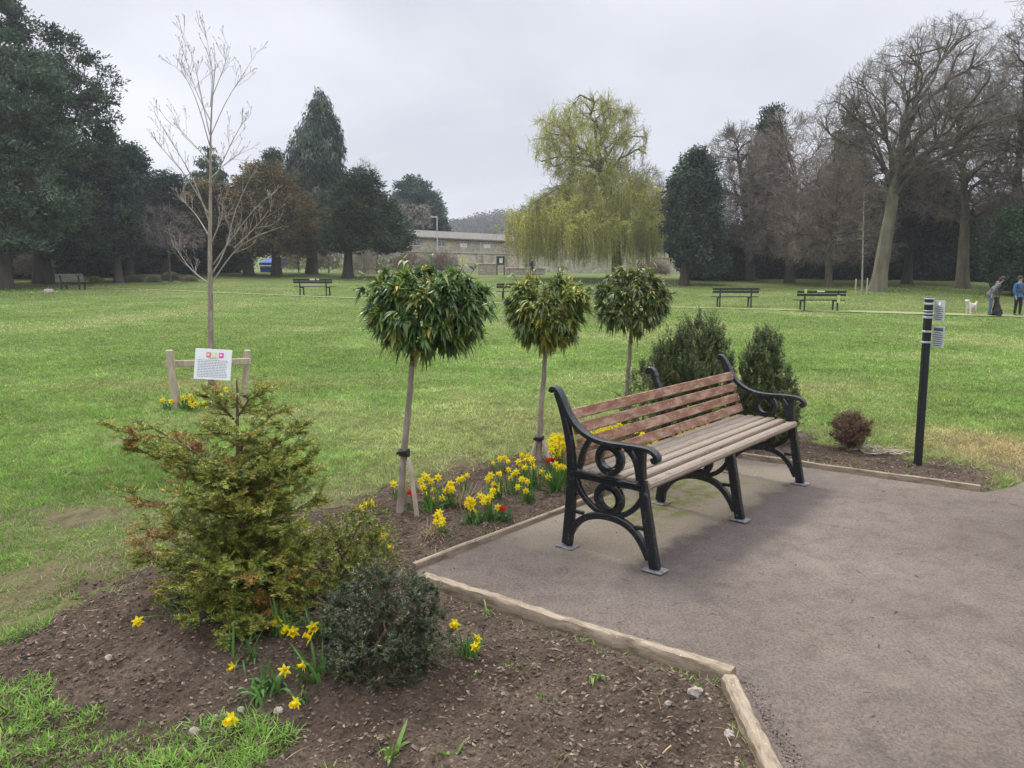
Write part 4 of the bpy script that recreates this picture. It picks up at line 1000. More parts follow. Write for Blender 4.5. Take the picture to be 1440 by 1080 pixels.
clumps = [
 (DC, 'single daffodil lying low on the bare soil left of the rusty yew', (270, 905), [(193, 873)], 10, .17, .006, .9),
 (DC, 'daffodils in front of the rusty yew, one at the lower right edge of its boughs', (350, 905), [(346, 880)], 7, .10, .008, .4),
 (DC, 'group of three daffodils between the rusty yew and the dwarf yew', (400, 915), [(391, 872), (403, 884), (412, 888)], 22, .16, .009, .8),
 (DC, 'two daffodils touching the left side of the dwarf yew', (452, 925), [(440, 882), (437, 897)], 14, .15, .009, .4),
 (DC, 'lone small daffodil above a flat leaf tuft at left of the front group', (335, 925), [(309, 912)], 8, .12, .008, .6),
 (DC, 'daffodil with dark leaves leaning to the right, left middle of the front group', (350, 952), [(328, 938)], 14, .13, .009, .8),
 (DC, 'pair of daffodils with tall blades left of the dwarf yew base', (445, 980), [(400, 943), (427, 935)], 18, .16, .010, .4),
 (DC, 'daffodil beside a wide flat star of leaves at the bottom of the front group', (375, 998), [(354, 990)], 18, .15, .011, .7),
 (DC, 'daffodil with a withered stem nearest the camera on bare soil', (338, 1015), [(326, 1010)], 3, .10, .006, .8),
 (DC, 'two daffodils touching below the dwarf yew left foot', (425, 1002), [(417, 988), (424, 992)], 5, .10, .007, .6),
 (DC, 'daffodil clump right of the dwarf yew with two flowers', (655, 930), [(671, 898), (667, 909), (640, 877)], 20, .13, .008, .35),
 (DC, 'two daffodils at the left of the feathery yew behind the rusty yew', (400, 765), [(390, 738), (401, 735), (405, 745), (397, 741)], 12, .15, .008, .3),
 (DC, 'lone daffodil between the rusty yew and the feathery yew', (430, 778), [(427, 751)], 8, .14, .008, .3),
 (DC, 'three daffodils above the feathery yew near the lawn edge', (512, 740), [(507, 713), (514, 710), (523, 706)], 12, .16, .008, .3),
 (DC, 'daffodils and bud at the right end of the feathery yew', (538, 785), [(530, 757), (541, 753), (548, 770)], 16, .14, .009, .3),
 (DC, 'single daffodil in front of the feathery yew', (492, 800), [(492, 775)], 8, .12, .008, .3),
 (DC, 'daffodil head showing above the top of the dwarf yew', (530, 835), [(521, 812)], 8, .12, .008, .3),
 (DC, 'single daffodil left of the trunk of the nearest mop headed tree', (556, 705), [(554, 680)], 8, .15, .008, .3),
 (DC, 'dense daffodil bunch right of the slanting stake of the nearest mop headed tree', (605, 715), [(600, 670), (606, 676), (594, 684), (610, 689), (600, 694), (592, 676), (616, 671), (597, 668)], 40, .21, .009, .25),
 (DC, 'daffodil bunch with broad dark leaves beside the dry grass tuft', (633, 712), [(628, 684), (634, 680), (627, 690), (636, 688), (622, 700), (609, 703)], 34, .18, .010, .3),
 (DC, 'low daffodil bunch nearest the edging left part', (622, 752), [(615, 725), (622, 730), (613, 733), (620, 736), (618, 720)], 20, .14, .008, .5),
 (DC, 'daffodils behind the dry grass tuft', (655, 695), [(645, 675), (651, 672), (658, 668)], 12, .17, .008, .3),
 (DC, 'daffodils with a wide spray of green leaves in the middle of the bed', (665, 738), [(655, 709), (662, 713), (668, 719), (664, 705), (659, 702)], 36, .17, .010, .6),
 (DC, 'daffodil row right of the wide leaf spray in the middle of the bed', (685, 735), [(676, 697), (684, 700), (690, 697), (680, 705), (687, 706), (692, 690)], 34, .19, .010, .5),
 (DC, 'single daffodil next to the middle red tulip', (702, 735), [(700, 713)], 14, .13, .008, .5),
 (DC, 'three daffodils at the back lawn edge in the bed middle', (708, 665), [(703, 645), (710, 643), (714, 648), (694, 651)], 16, .17, .008, .3),
 (DC, 'daffodil trio half way between the two nearer mop headed trees', (700, 703), [(690, 668), (704, 666), (695, 679), (703, 683), (699, 690), (686, 673)], 30, .19, .008, .4),
 (DC, 'upright daffodils in the centre of the bed', (722, 695), [(715, 660), (726, 663), (718, 672), (721, 667)], 26, .21, .008, .3),
 (DC, 'large daffodil bunch left of the middle mop headed tree', (738, 672), [(735, 639), (742, 641), (738, 647), (745, 644), (729, 648), (733, 653)], 32, .20, .008, .3),
 (DC, 'daffodils low in front of the middle mop headed tree', (742, 706), [(735, 674), (742, 677), (728, 684), (740, 690), (733, 673)], 32, .18, .010, .4),
 (DC, 'tall daffodils just below the trunk of the middle mop headed tree', (752, 690), [(739, 657), (750, 656), (748, 646), (763, 663)], 30, .20, .010, .25),
 (DC, 'very dense daffodil bunch behind the near bench end', (787, 680), [(775, 618), (781, 621), (788, 616), (777, 626), (785, 629), (791, 624), (776, 633), (783, 636), (790, 634), (780, 642), (788, 641), (778, 612), (786, 611)], 70, .27, .009, .2),
 (DC, 'daffodils low behind the near bench leg', (782, 694), [(782, 653), (789, 655), (771, 670), (793, 657), (785, 658)], 60, .24, .010, .25),
 (DC, 'daffodil band behind the seat back near the bench left end', (850, 660), [(845, 606), (852, 604), (859, 602), (866, 601), (839, 609), (833, 611), (871, 598), (826, 613), (845, 612), (856, 610)], 50, .22, .008, .3),
 (DC, 'daffodils seen low through the seat back gap at the bench middle', (905, 648), [(893, 624), (908, 617), (900, 620), (916, 613)], 26, .16, .008, .3),
 (DC, 'daffodils under the lowest back slat beside the middle bench frame', (938, 632), [(933, 611), (946, 610)], 16, .13, .008, .3),
 (DC, 'daffodils at the right of the middle bench frame behind the seat', (975, 625), [(963, 608), (970, 600), (980, 604), (987, 598), (995, 596), (1004, 602), (977, 597)], 34, .14, .008, .3),
 (DC, 'large daffodil mound at the left post of the sapling frame', (265, 577), [(258, 558), (263, 561), (268, 557), (272, 562), (266, 566), (260, 568), (276, 566), (281, 568), (271, 570), (286, 567), (256, 564), (290, 570)], 60, .22, .011, .3),
 (DC, 'two daffodils outside the left post of the sapling frame', (236, 577), [(230, 562), (241, 564)], 24, .16, .011, .3),
 (DC, 'daffodils at the right of the sapling trunk behind the yew tip', (312, 572), [(305, 551), (310, 556), (318, 547), (300, 571), (307, 553), (322, 560)], 34, .24, .011, .3),
]
gx = np.random.default_rng(77)
extra = {33: [(int(u), round(616-(u-818)*.22+gx.normal(0, 2.5))) for u in gx.uniform(818, 902, 26)], 34: [(int(u), int(gx.uniform(608, 626))) for u in gx.uniform(885, 925, 9)], 36: [(int(u), int(gx.uniform(592, 612))) for u in gx.uniform(955, 1015, 12)],
         31: [(int(u), int(v)) for u, v in zip(gx.uniform(772, 795, 10), gx.uniform(612, 645, 10))]}
for i, (nm, lb, b_, hd, nl, ll, lw, fl) in enumerate(clumps):
    hd = hd+extra.get(i, [])
    far = b_[1] < 600
    if i < 11: nl = int(nl*1.7); ll *= 1.25
    clump(nm, lb, DD, gb(*b_), hd, nl, ll, 100+i, .030 if not far else .040, None, lw, group='yellow daffodil clumps', spread=.05 if len(hd) < 7 else .09, flop=fl)
for i, (lb, b_, hd, nl) in enumerate([('two red tulips beside the daffodils at the near bench end', (775, 680), [(771, 647), (777, 646)], 8), ('single red tulip low in the middle of the bed', (712, 736), [(707, 715)], 16),
        ('small dark red tulip behind the nearest slanting stake', (579, 715), [(577, 692)], 8)]):
    clump('red_tulip', lb, 'tulips', gb(*b_), hd, nl, .15, 300+i, tulip=True, lw=.016, lcol=(.08, .14, .07), group='red tulips')
sp = [('flat green bulb leaf rosette with one orange bud at the bottom of the bed', (550, 1068), 18, .15, .013), ('small curled green sprout right of the orange bud rosette', (635, 1068), 8, .10, .012), ('pointed green sprout beside the half log edging', (842, 958), 8, .11, .011),
      ('small pale green leaf tuft right of the dwarf yew', (760, 938), 6, .04, .012), ('tiny yellow green shoot right of the pale tuft', (737, 938), 7, .035, .009), ('tiny pointed shoot, leftmost of the row by the dwarf yew', (717, 942), 7, .035, .009), ('pale two leaf sprout, last of the row before the pointed sprout', (790, 935), 6, .05, .012),
      ('lone round leaved seedling near the dwarf yew foot', (666, 955), 5, .035, .014), ('wispy weed in the middle of the bare soil', (762, 990), 9, .06, .006), ('second wispy weed right of the first in the middle of the bare soil', (782, 988), 8, .05, .006), ('green upright sprout next to the inner side of the log edging', (685, 862), 8, .10, .008),
      ('yellow curled bud at the bottom edge of the bed', (785, 1076), 6, .05, .012), ('green seedling behind the squared stone at the log corner', (985, 968), 6, .05, .016), ('leafy weed clump under the grass patch', (345, 1055), 16, .07, .010), ('dark tall blades in front of the feathery yew', (440, 868), 18, .17, .010),
      ('yellow green weed at the foot of the signpost', (1278, 655), 22, .09, .007), ('yellow green weed under the dead brown shrub', (1205, 652), 16, .09, .006)]
for i, (lb, b_, nl, ll, lw) in enumerate(sp):
    clump('green_sprout', lb, 'sprout', gb(*b_), [], nl, ll, 400+i, lw=lw, lcol=(.15, .24, .05) if i not in (14,) else (.05, .12, .03), group='green sprouts in the bed', spread=.02, flop=.9 if i != 14 else .2)
def dry_tuft(u, v, n, ll, label, fan=.5):
    x, y = gb(u, v); z = tz(x, y); t = thing('dry_grass_tuft', label, 'dry grass', (x, y, z), group='dry grass tufts'); M_ = MB(); g = np.random.default_rng(u)
    a = g.uniform(0, 2*PI, n); o = g.uniform(0, fan*2, n); B = np.stack([x+g.normal(0, .03, n), y+g.normal(0, .03, n), np.full(n, z)], 1)
    M_.blades(B, np.stack([np.cos(a)*o, np.sin(a)*o, np.ones(n)], 1), ll*g.uniform(.5, 1.1, n), .0035, g.uniform(.1, .9, n), 5, .1, np.array([.42, .32, .18])*g.uniform(.5, 1.2, (n, 1)), taper='grass'); M_.build('dry_blades', MSTR, t)
dry_tuft(654, 712, 130, .22, 'straw coloured ornamental grass tuft among the daffodils')
dry_tuft(612, 752, 160, .16, 'dry brown grass spilling beside the stake of the nearest mop headed tree', .9)
dry_tuft(868, 655, 90, .2, 'straw coloured tuft seen through the upper ring of the near bench end')
# stones
MSTONE = surf('rough_stone', (.25, .21, .17), (.38, .34, .29), 30, .9, .8, .01)
for (u, v, r, lb) in ((978, 975, (.030, .022, .020), 'small squared stone by the corner of the log edging'), (940, 988, (.014, .011, .010), 'small pale pebble left of the squared stone'), (275, 1035, (.022, .018, .014), 'pinkish stone near the bottom grass patch'),
                      (392, 1013, (.019, .016, .013), 'pinkish grey stone below the front daffodils'), (155, 952, (.016, .014, .012), 'pale rounded stone on the bare soil at the left'), (62, 836, (.018, .014, .012), 'pale stone in the worn turf at the left'), (1025, 1035, (.018, .022, .012), 'flat stone beside the near log edging'),
                      (340, 1010, (.014, .012, .010), 'small pink pebble beside the nearest daffodil')):
    x, y = gb(u, v); z = float(soil_z(np.array([x]), np.array([y]))[0]); o = MB().blob((x, y, z+r[2]*.5), r, 9, 7, .22, seed=u).build('stone', MSTONE, None, (x, y, z), smooth=False); tag(o, lb, 'stone', 'stones in the bed')
# woody prunings in front of the dead shrub
M_ = MB(); g = np.random.default_rng(8); n = 46
x = g.uniform(2.95, 3.35, n)+.0; y = 6.62-(x-2.95)*.45+g.normal(0, .07, n); a = g.normal(-.45, .7, n)
P = np.stack([np.stack([x+np.cos(a)*s, y+np.sin(a)*s, .012+g.uniform(0, .03, n)+.01*np.sin(s*30)], 1) for s in np.linspace(-.09, .09, 5)], 1); M_.tubes(P, np.linspace(.0045, .003, 5)[None], 5)
o = M_.build('fallen_twigs', MSTAKE, None, (3.1, 6.5, 0)); tag(o, 'pale dry twigs lying right of the dead brown shrub', 'twigs', kind='stuff')
# ================================================================== background trees
def rows2prof(rows, Y, cy=None):
    out = []
    for v, a, b_ in rows:
        pa, pb = at(a, v, Y), at(b_, v, Y); out.append((pa[2], (pa[0]+pb[0])/2, Y if cy is None else cy, (pb[0]-pa[0])/2))
    return out
MB_DARK = surf('dark_bark', (.050, .042, .034), (.095, .080, .062), 3, .9, .8, .05, (1, 1, .3))
MB_GREY = surf('grey_green_bark', (.105, .095, .062), (.19, .17, .12), 3, .9, .8, .05, (1, 1, .3))
MB_TWIG = surf('brown_twigs', (.15, .125, .10), (.23, .195, .16), 2, .9, 0)
MB_BR = surf('dark_limb_bark', (.070, .058, .045), (.12, .10, .078), 3, .9, 0)
MB_TWIGR = surf('reddish_twigs', (.18, .145, .115), (.27, .22, .18), 2, .9, 0)
MB_WILL = surf('willow_bark', (.095, .085, .05), (.17, .15, .09), 4, .9, .6, .03, (1, 1, .3))
MCON = leafmat('conifer_foliage', (1, 1, 1), .8, .1, .15, .2, .7)
MWIL = leafmat('willow_leaf', (1, 1, 1), .6, .35, .3, .15, .6)
def trunkpts(px, Y):
    t = [at(u, v, Y) for u, v in px]; t[0][2] = min(t[0][2], tz(t[0][0], Y))-.1
    return t
def bare(label, Y, tpx, rows, r0, counts, radii, seed, mat_t=MB_DARK, mat_b=MB_TWIG, sp=((5, .7), (4, .35)), start=.3, group='leafless trees round the park', lobes=.15, shells=None, tr=.012, name='bare_tree', lift=.4, r1=.3, pen=1.2, squash=1., cat='tree'):
    g = np.random.default_rng(seed); tp = trunkpts(tpx, Y); base = tp[0]+np.array([0, 0, .1])
    t = thing(name, label, cat, tuple(base), group=group); prof = rows2prof(rows, Y)
    lv = skeleton(g, tp, r0, r0*r1, prof, counts, radii, start, pen, lift, .05, 2.6, lobes, shells, squash)
    T = MB().tubes(lv[0][0], lv[0][1], 12); T.build('trunk', mat_t, t)
    Bm = MB()
    for i, (P, R) in enumerate(lv[1:]): Bm.tubes(P, R, [7, 5, 4, 3][min(i, 3)])
    Bm.build('branches', MB_BR if mat_t is MB_GREY else mat_t, t)
    Tw = MB(); P, R = lv[-1]
    for per, ln in sp:
        P, R = sprout(g, P, np.maximum(R, tr*1.3), per, ln, .6, .75, .12, 4); R = np.maximum(R*.7, tr*.55); Tw.tubes(P, R, 3)
    if sp: Tw.build('twigs', mat_b, t)
    return t, lv, P
def evergreen(label, Y, tpx, rows, r0, counts, per, cl, cw, cols, w, mode, seed, name='conifer_tree', group='evergreen trees round the park', start=.15, sig=(.4, .25), lobes=.2, mat_t=MB_DARK, lift=.1, shell=2.6, squash=1., extra=None, cat='tree'):
    g = np.random.default_rng(seed); tp = trunkpts(tpx, Y); base = tp[0]+np.array([0, 0, .1])
    t = thing(name, label, cat, tuple(base), group=group); prof = rows2prof(rows, Y)
    lv = skeleton(g, tp, r0, r0*.2, prof, counts, [r0*.4, r0*.18, r0*.07, .02], start, .6, lift, .06, shell, lobes, None, squash)
    T = MB().tubes(lv[0][0], lv[0][1], 12); T.build('trunk', mat_t, t)
    Bm = MB()
    for i, (P, R) in enumerate(lv[1:]): Bm.tubes(P, R, [6, 5, 4, 3][min(i, 3)])
    Bm.build('branches', mat_t, t)
    P, R = lv[-1]; m = len(P); per = int(per*2.0); idx = np.repeat(np.arange(m), per); n = len(idx)
    f = g.random(n)**.6*(P.shape[1]-1.01); i = f.astype(int); fr = (f-i)[:, None]
    B = P[idx, i]*(1-fr)+P[idx, i+1]*fr
    ax = np.array([np.interp(B[:, 2], *zip(*sorted((r[0], r[k]) for r in prof))) for k in (1, 2)]).T
    out = np.c_[B[:, :2]-ax, np.zeros(n)]; out = nrm(out)
    T_ = nrm(P[idx, i+1]-P[idx, i])
    B = B+np.clip(g.normal(0, .9, (n, 3)), -1.3, 1.3)*np.array([sig[0], sig[0], sig[1]])
    if mode == 'weep': D = out*.35+np.array([0, 0, -1.])+g.normal(0, .25, (n, 3))
    elif mode == 'pine': D = out*.5+np.array([0, 0, .35])+g.normal(0, .7, (n, 3))
    elif mode == 'yew': D = out*.8+T_*.5+np.array([0, 0, .15])+g.normal(0, .4, (n, 3))
    elif mode == 'up': D = out*.35+np.array([0, 0, 1.])+g.normal(0, .35, (n, 3))
    else: D = g.normal(0, 1, (n, 3))+out*.4
    c = (np.array(cols)[g.choice(len(cols), m, p=np.array(w)/sum(w))]*g.uniform(.6, 1.6, (m, 1)))[idx]*g.uniform(.65, 1.4, (n, 1))*1.6
    F = MB(); F.cards(B, D, cl*.70*g.uniform(.6, 1.3, n), cw*.66*g.uniform(.6, 1.3, n), c)
    F.build('foliage', MCON, t)
    return t
DKG = [(.022, .038, .026), (.034, .054, .034), (.052, .074, .044)]
BLG = [(.020, .034, .028), (.030, .050, .040), (.045, .068, .052)]
W3 = [3, 3, 1.5]
# ---- left side
evergreen('tall dark pine at the left edge with ragged top rising out of the photo', 50, [(60, 386), (52, 250), (30, 100), (10, -40)],
          [(-90, -60, 30), (-30, -80, 5), (0, -100, 14), (30, -110, 58), (45, -110, 88), (75, -110, 116), (110, -110, 130), (140, -100, 142), (170, -100, 150), (195, -100, 156), (230, -90, 150), (280, -80, 170), (330, -80, 180), (356, -60, 150)],
          .5, [40, 260, 900], 46, .42, .15, DKG, W3, 'pine', 31, name='pine_tree', sig=(.36, .16), lobes=.22, shell=3)
evergreen('broad lighter green cedar in front of the tall pine at the far left', 44, [(4, 392), (2, 300), (-8, 180), (-15, 60)],
          [(42, -60, 20), (80, -100, 62), (130, -120, 84), (180, -130, 78), (230, -140, 92), (290, -140, 108), (340, -130, 70), (360, -80, 30)],
          .42, [30, 200, 650], 46, .40, .14, [(.034, .056, .034), (.050, .076, .046), (.072, .098, .060)], W3, 'pine', 32, name='cedar_tree', sig=(.40, .15), lobes=.2, shell=3)
evergreen('lower dark spreading pine right of the big left pine, trunk by the low hedges', 51, [(166, 380), (160, 330), (140, 270)],
          [(215, 90, 170), (250, 70, 186), (300, 60, 194), (340, 70, 190), (360, 100, 176)], .3, [20, 130, 420], 44, .40, .15, BLG, W3, 'pine', 33, name='pine_tree', sig=(.4, .2))
evergreen('round topped dark tree behind the left pines', 57, [(182, 378), (182, 300), (180, 240)],
          [(204, 160, 190), (215, 148, 202), (240, 145, 208), (280, 140, 208), (330, 145, 212), (356, 155, 205)], .3, [20, 130, 420], 40, .38, .16, BLG, W3, 'ball', 34, name='evergreen_tree', sig=(.4, .3))
evergreen('feathery deodar between the left pines and the brown yew', 60, [(232, 378), (232, 300), (232, 245)],
          [(240, 228, 238), (256, 212, 258), (285, 205, 266), (320, 205, 272), (355, 210, 270)], .28, [24, 130, 330], 40, .40, .14, BLG, W3, 'yew', 35, name='conifer_tree', sig=(.45, .14))
evergreen('narrow spruce top behind the bare sapling', 68, [(293, 378), (293, 300), (293, 208)],
          [(204, 290, 296), (225, 282, 305), (250, 272, 314), (290, 262, 325), (340, 258, 330)], .28, [26, 120, 260], 40, .42, .15, [(.03, .05, .03), (.05, .075, .045)], [1, 1], 'weep', 36, name='spruce_tree', sig=(.4, .15))
evergreen('dark conifer tip behind the brown yew, left of the tall cypress', 70, [(386, 378), (386, 300), (386, 215)],
          [(208, 382, 390), (225, 372, 400), (250, 366, 404), (300, 362, 410), (340, 362, 412)], .28, [20, 90, 220], 40, .42, .16, DKG, W3, 'ball', 37, sig=(.4, .25))
BRN = [(.066, .055, .026), (.095, .074, .034), (.130, .098, .044), (.052, .058, .026)]
evergreen('wide rusty brown yew, left of the pair, with dark trunk', 62, [(350, 380), (346, 345), (318, 300)],
          [(258, 285, 318), (270, 258, 338), (295, 242, 350), (325, 238, 352), (350, 245, 345), (361, 262, 325)], .42, [24, 150, 420], 40, .42, .13, BRN, [3, 3, 2, 1.5], 'yew', 38, name='yew_tree', sig=(.38, .28), start=.35)
evergreen('rusty brown and green yew, right of the pair, trunk by the blue gazebo', 61, [(389, 380), (388, 345), (385, 290)],
          [(222, 362, 376), (236, 345, 400), (262, 330, 424), (295, 322, 450), (325, 325, 460), (345, 335, 462), (358, 355, 440)], .42, [26, 170, 480], 42, .42, .13, BRN, [2, 3, 2.5, 1.2], 'yew', 39, name='yew_tree', sig=(.38, .28), start=.35)
evergreen('tall grey green weeping cypress, highest conifer left of centre', 65, [(438, 378), (440, 300), (446, 220), (449, 140)],
          [(130, 446, 453), (145, 438, 462), (165, 428, 472), (190, 416, 479), (220, 405, 484), (260, 402, 486), (300, 402, 484), (335, 408, 478), (350, 420, 465)], .45, [40, 230, 620], 44, .48, .11,
          [(.036, .052, .040), (.056, .076, .058), (.082, .100, .076)], W3, 'weep', 40, name='cypress_tree', sig=(.26, .34), lobes=.12, squash=.9, lift=.8)
evergreen('broad dark green yew right of the tall cypress, beside the stone building', 58, [(489, 381), (490, 340), (500, 270)],
          [(240, 504, 512), (255, 484, 530), (280, 470, 545), (310, 462, 560), (335, 458, 572), (350, 468, 568)], .42, [28, 170, 520], 44, .42, .13, [(.018, .032, .020), (.028, .046, .028), (.048, .060, .030)], W3, 'yew', 41, name='yew_tree', sig=(.38, .28), start=.35)
bare('small leafless tree showing above the dark yew', 75, [(512, 380), (513, 300), (512, 245)], [(226, 508, 518), (238, 490, 530), (265, 482, 540), (300, 490, 536)], .14, [14, 90, 350], [.05, .03, .02], 42, sp=((4, .6),), tr=.016)
evergreen('blue green pine standing behind the stone building', 100, [(588, 372), (588, 320), (586, 265)],
          [(250, 575, 582), (262, 560, 600), (285, 550, 618), (310, 546, 626), (330, 548, 628)], .5, [26, 150, 420], 44, .66, .24, [(.035, .062, .052), (.055, .085, .070), (.072, .105, .085)], W3, 'yew', 43, name='pine_tree', sig=(.55, .3))
bare('pale leafless shrub in front of the blue green pine', 96, [(592, 375), (590, 330), (586, 318)], [(288, 560, 602), (300, 556, 610), (322, 566, 604)], .12, [16, 80, 300], [.06, .04, .025], 44, MB_GREY, surf('pale_twigs', (.30, .27, .24), (.4, .36, .32), 4, .9, 0), sp=((3, .6),), tr=.022, start=.1)
bare('pinkish leafless cherry between the low hedges and the sapling', 52, [(239, 386), (237, 352), (233, 335)], [(288, 205, 245), (305, 193, 262), (330, 192, 285), (350, 205, 290)], .10, [12, 90, 380], [.045, .025, .014], 45, MB_DARK, surf('pinkish_twigs', (.15, .11, .11), (.26, .20, .20), 4, .9, 0), sp=((4, .45),), tr=.010, start=.4)
# ---- willow
def willow():
    Y = 60; g = np.random.default_rng(50); tp = trunkpts([(868, 388), (867, 350), (861, 310), (856, 285), (846, 250)], Y)
    t = thing('willow_tree', 'large weeping willow in fresh yellow green leaf in the middle of the park', 'tree', tuple(tp[0]+np.array([0, 0, .1])))
    prof = rows2prof([(134, 818, 858), (148, 782, 886), (172, 754, 900), (200, 742, 904), (228, 752, 898), (250, 770, 892)], Y)
    lv = skeleton(g, tp, .42, .24, prof, [15, 110, 800], [.15, .06, .028], .75, 1.1, .5, .06, 2.6, .2)
    prof2 = rows2prof([(238, 800, 890), (262, 766, 920), (285, 730, 936), (310, 715, 945), (330, 712, 952)], Y)
    lv2 = skeleton(g, tp, .42, .24, prof2, [24, 150, 760], [.12, .055, .028], .45, 1.1, .5, .06, 3.2, .2, [1.6, 2.6, 3.2])
    MB().tubes(lv[0][0], lv[0][1], 12).build('trunk', MB_WILL, t)
    Bm = MB()
    for l in (lv, lv2):
        for i, (P, R) in enumerate(l[1:]): Bm.tubes(P, R, [7, 5, 4][i])
    Bm.build('branches', MB_WILL, t)
    def strands(P, per, lo, hi, zmin):
        m = len(P); idx = np.repeat(np.arange(m), per); n = len(idx); j = g.integers(2, P.shape[1], n); B = P[idx, j]
        a = g.uniform(0, 2*PI, n); o = np.stack([np.cos(a), np.sin(a)], 1); ln = g.uniform(lo, hi, n)
        ln = np.minimum(ln, np.maximum(.35, B[:, 2]-(zmin+g.uniform(-.3, .9, n)))); ts = np.linspace(0, 1, 7); Q = []
        for s in ts: Q.append(np.c_[B[:, :2]+o*(.45*ln*np.sin(s*1.4)*.35)[:, None]+g.normal(0, .02, (n, 2)), B[:, 2]+.12*ln*s*(1-s)*2-ln*s**1.5])
        return np.stack(Q, 1)
    gz = at(0, 376, Y)[2]
    S1 = strands(lv[-1][0], 2, .3, 1.0, at(0, 262, Y)[2]); S2 = strands(lv2[-1][0], 8, .5, 3.2, gz)
    ex = strands(lv2[2][0], 9, .8, 4.4, gz)
    S2 = np.concatenate([S2, ex])
    St = MB().tubes(S1, .0095, 3, col=(1, 1, 1)); St.tubes(S2, .0095, 3); St.build('hanging_twigs', surf('willow_twig', (.26, .25, .07), (.34, .33, .10), 3, .8, 0), t)
    tw1, twr = sprout(g, lv[-1][0], lv[-1][1], 5, .75, .7, .5, .1, 7, .2); tw2, twr2 = sprout(g, lv2[-1][0], lv2[-1][1], 4, .8, .8, .5, .0, 7, .2)
    MB().tubes(tw1, .008, 3).tubes(tw2, .008, 3).build('twigs', bpy.data.materials['willow_twig'], t)
    F = MB()
    for S, per, dens in ((S1, 4, 1), (S2, 9, 1), (tw1, 5, 0), (tw2, 11, 0)):
        m = len(S); idx = np.repeat(np.arange(m), per); n = len(idx); f = g.random(n)*5.99; i = f.astype(int); fr = (f-i)[:, None]
        B = S[idx, i]*(1-fr)+S[idx, i+1]*fr; D = np.array([0, 0, -.8])+g.normal(0, .75, (n, 3))
        if len(S) == len(S2): B = B+g.normal(0, .09, (n, 3))
        tone = fbm(B[:, 0]*.55+3, B[:, 2]*.45+B[:, 1]*.4, 3, 6)[:, None]
        c = np.array([.36, .37, .13])+(np.array([.64, .63, .17])-np.array([.36, .37, .13]))*sstep(.38, .62, tone); c = c*g.uniform(.65, 1.35, (n, 1))
        F.cards(B, D, .14*g.uniform(.6, 1.3, n), .036, c)
    F.build('foliage', MWIL, t)
willow()
# ---- right side
bare('distant leafless tree right of the willow crown', 88, [(910, 388), (908, 320), (908, 270)], [(230, 900, 914), (245, 884, 934), (270, 876, 942), (300, 880, 940)], .25, [16, 120, 500], [.1, .05, .03], 51, sp=((4, .7),), tr=.02)
evergreen('dark holly tree right of the willow with visible trunk', 53, [(962, 394), (964, 350), (975, 260)],
          [(212, 972, 984), (228, 955, 996), (255, 944, 1006), (290, 938, 1012), (330, 936, 1016), (362, 945, 1016), (384, 980, 1014)], .32, [26, 170, 560], 44, .34, .16, [(.020, .034, .024), (.034, .052, .036), (.060, .078, .058)], W3, 'ball', 52, name='holly_tree', sig=(.32, .26), start=.3)
evergreen('dark conifer spire above the brown twiggy trees', 62, [(1080, 395), (1080, 300), (1083, 160)],
          [(144, 1086, 1092), (160, 1074, 1100), (190, 1060, 1103), (215, 1058, 1102), (260, 1050, 1110), (320, 1045, 1115), (380, 1045, 1115)], .35, [30, 170, 480], 40, .40, .15, DKG, W3, 'pine', 53, sig=(.34, .22))
evergreen('dark pine spire left of the big oak crown', 58, [(1196, 400), (1196, 300), (1196, 150)],
          [(142, 1193, 1200), (165, 1184, 1208), (200, 1172, 1216), (250, 1165, 1225), (310, 1160, 1235), (380, 1160, 1235)], .35, [34, 190, 520], 40, .40, .15, [(.040, .048, .032), (.056, .064, .042), (.075, .08, .05)], W3, 'pine', 54, name='pine_tree', sig=(.34, .2))
bare('leafless ivy clad tree, leftmost of the brown twiggy trees', 58, [(1057, 397), (1052, 340), (1045, 270), (1038, 220)], [(180, 1020, 1062), (205, 1000, 1085), (240, 992, 1100), (290, 1000, 1110), (345, 1010, 1105)], .36, [20, 150, 700], [.15, .07, .035], 55, MB_DARK, MB_TWIG, sp=((5, .7), (3, .35)), tr=.015, start=.25)
bare('wide brown twiggy leafless tree beside the ivy clad one', 54, [(1110, 397), (1112, 340), (1118, 270)], [(160, 1090, 1140), (190, 1060, 1175), (240, 1040, 1200), (300, 1035, 1205), (360, 1045, 1195)], .34, [26, 190, 900], [.14, .06, .03], 56, MB_DARK, MB_TWIGR, sp=((4, .8), (3, .4)), tr=.013, start=.2, lift=.2)
bare('low drooping leafless tree behind the staked birch', 49, [(1165, 399), (1166, 360), (1172, 310)], [(215, 1140, 1200), (260, 1110, 1235), (310, 1090, 1250), (365, 1095, 1245)], .26, [24, 170, 800], [.11, .05, .025], 57, MB_GREY, MB_TWIGR, sp=((5, .7), (3, .4)), tr=.012, start=.2, lift=-.2)
bare('largest leafless oak with a wide domed crown and leaning trunk', 43, [(1234, 406), (1245, 340), (1254, 290), (1260, 250), (1264, 222)],
     [(26, 1322, 1356), (42, 1282, 1385), (70, 1232, 1402), (105, 1184, 1412), (150, 1152, 1416), (190, 1162, 1408), (225, 1190, 1385), (250, 1210, 1355)], .43, [22, 150, 900, 3200], [.15, .062, .030, .015], 58, MB_GREY, MB_TWIG, sp=((3, .42), (2, .25)), tr=.009, start=.62, name='oak_tree', lobes=.08, lift=.5, r1=.5, pen=4.5, shells=[9, 5, 3, 2.2])
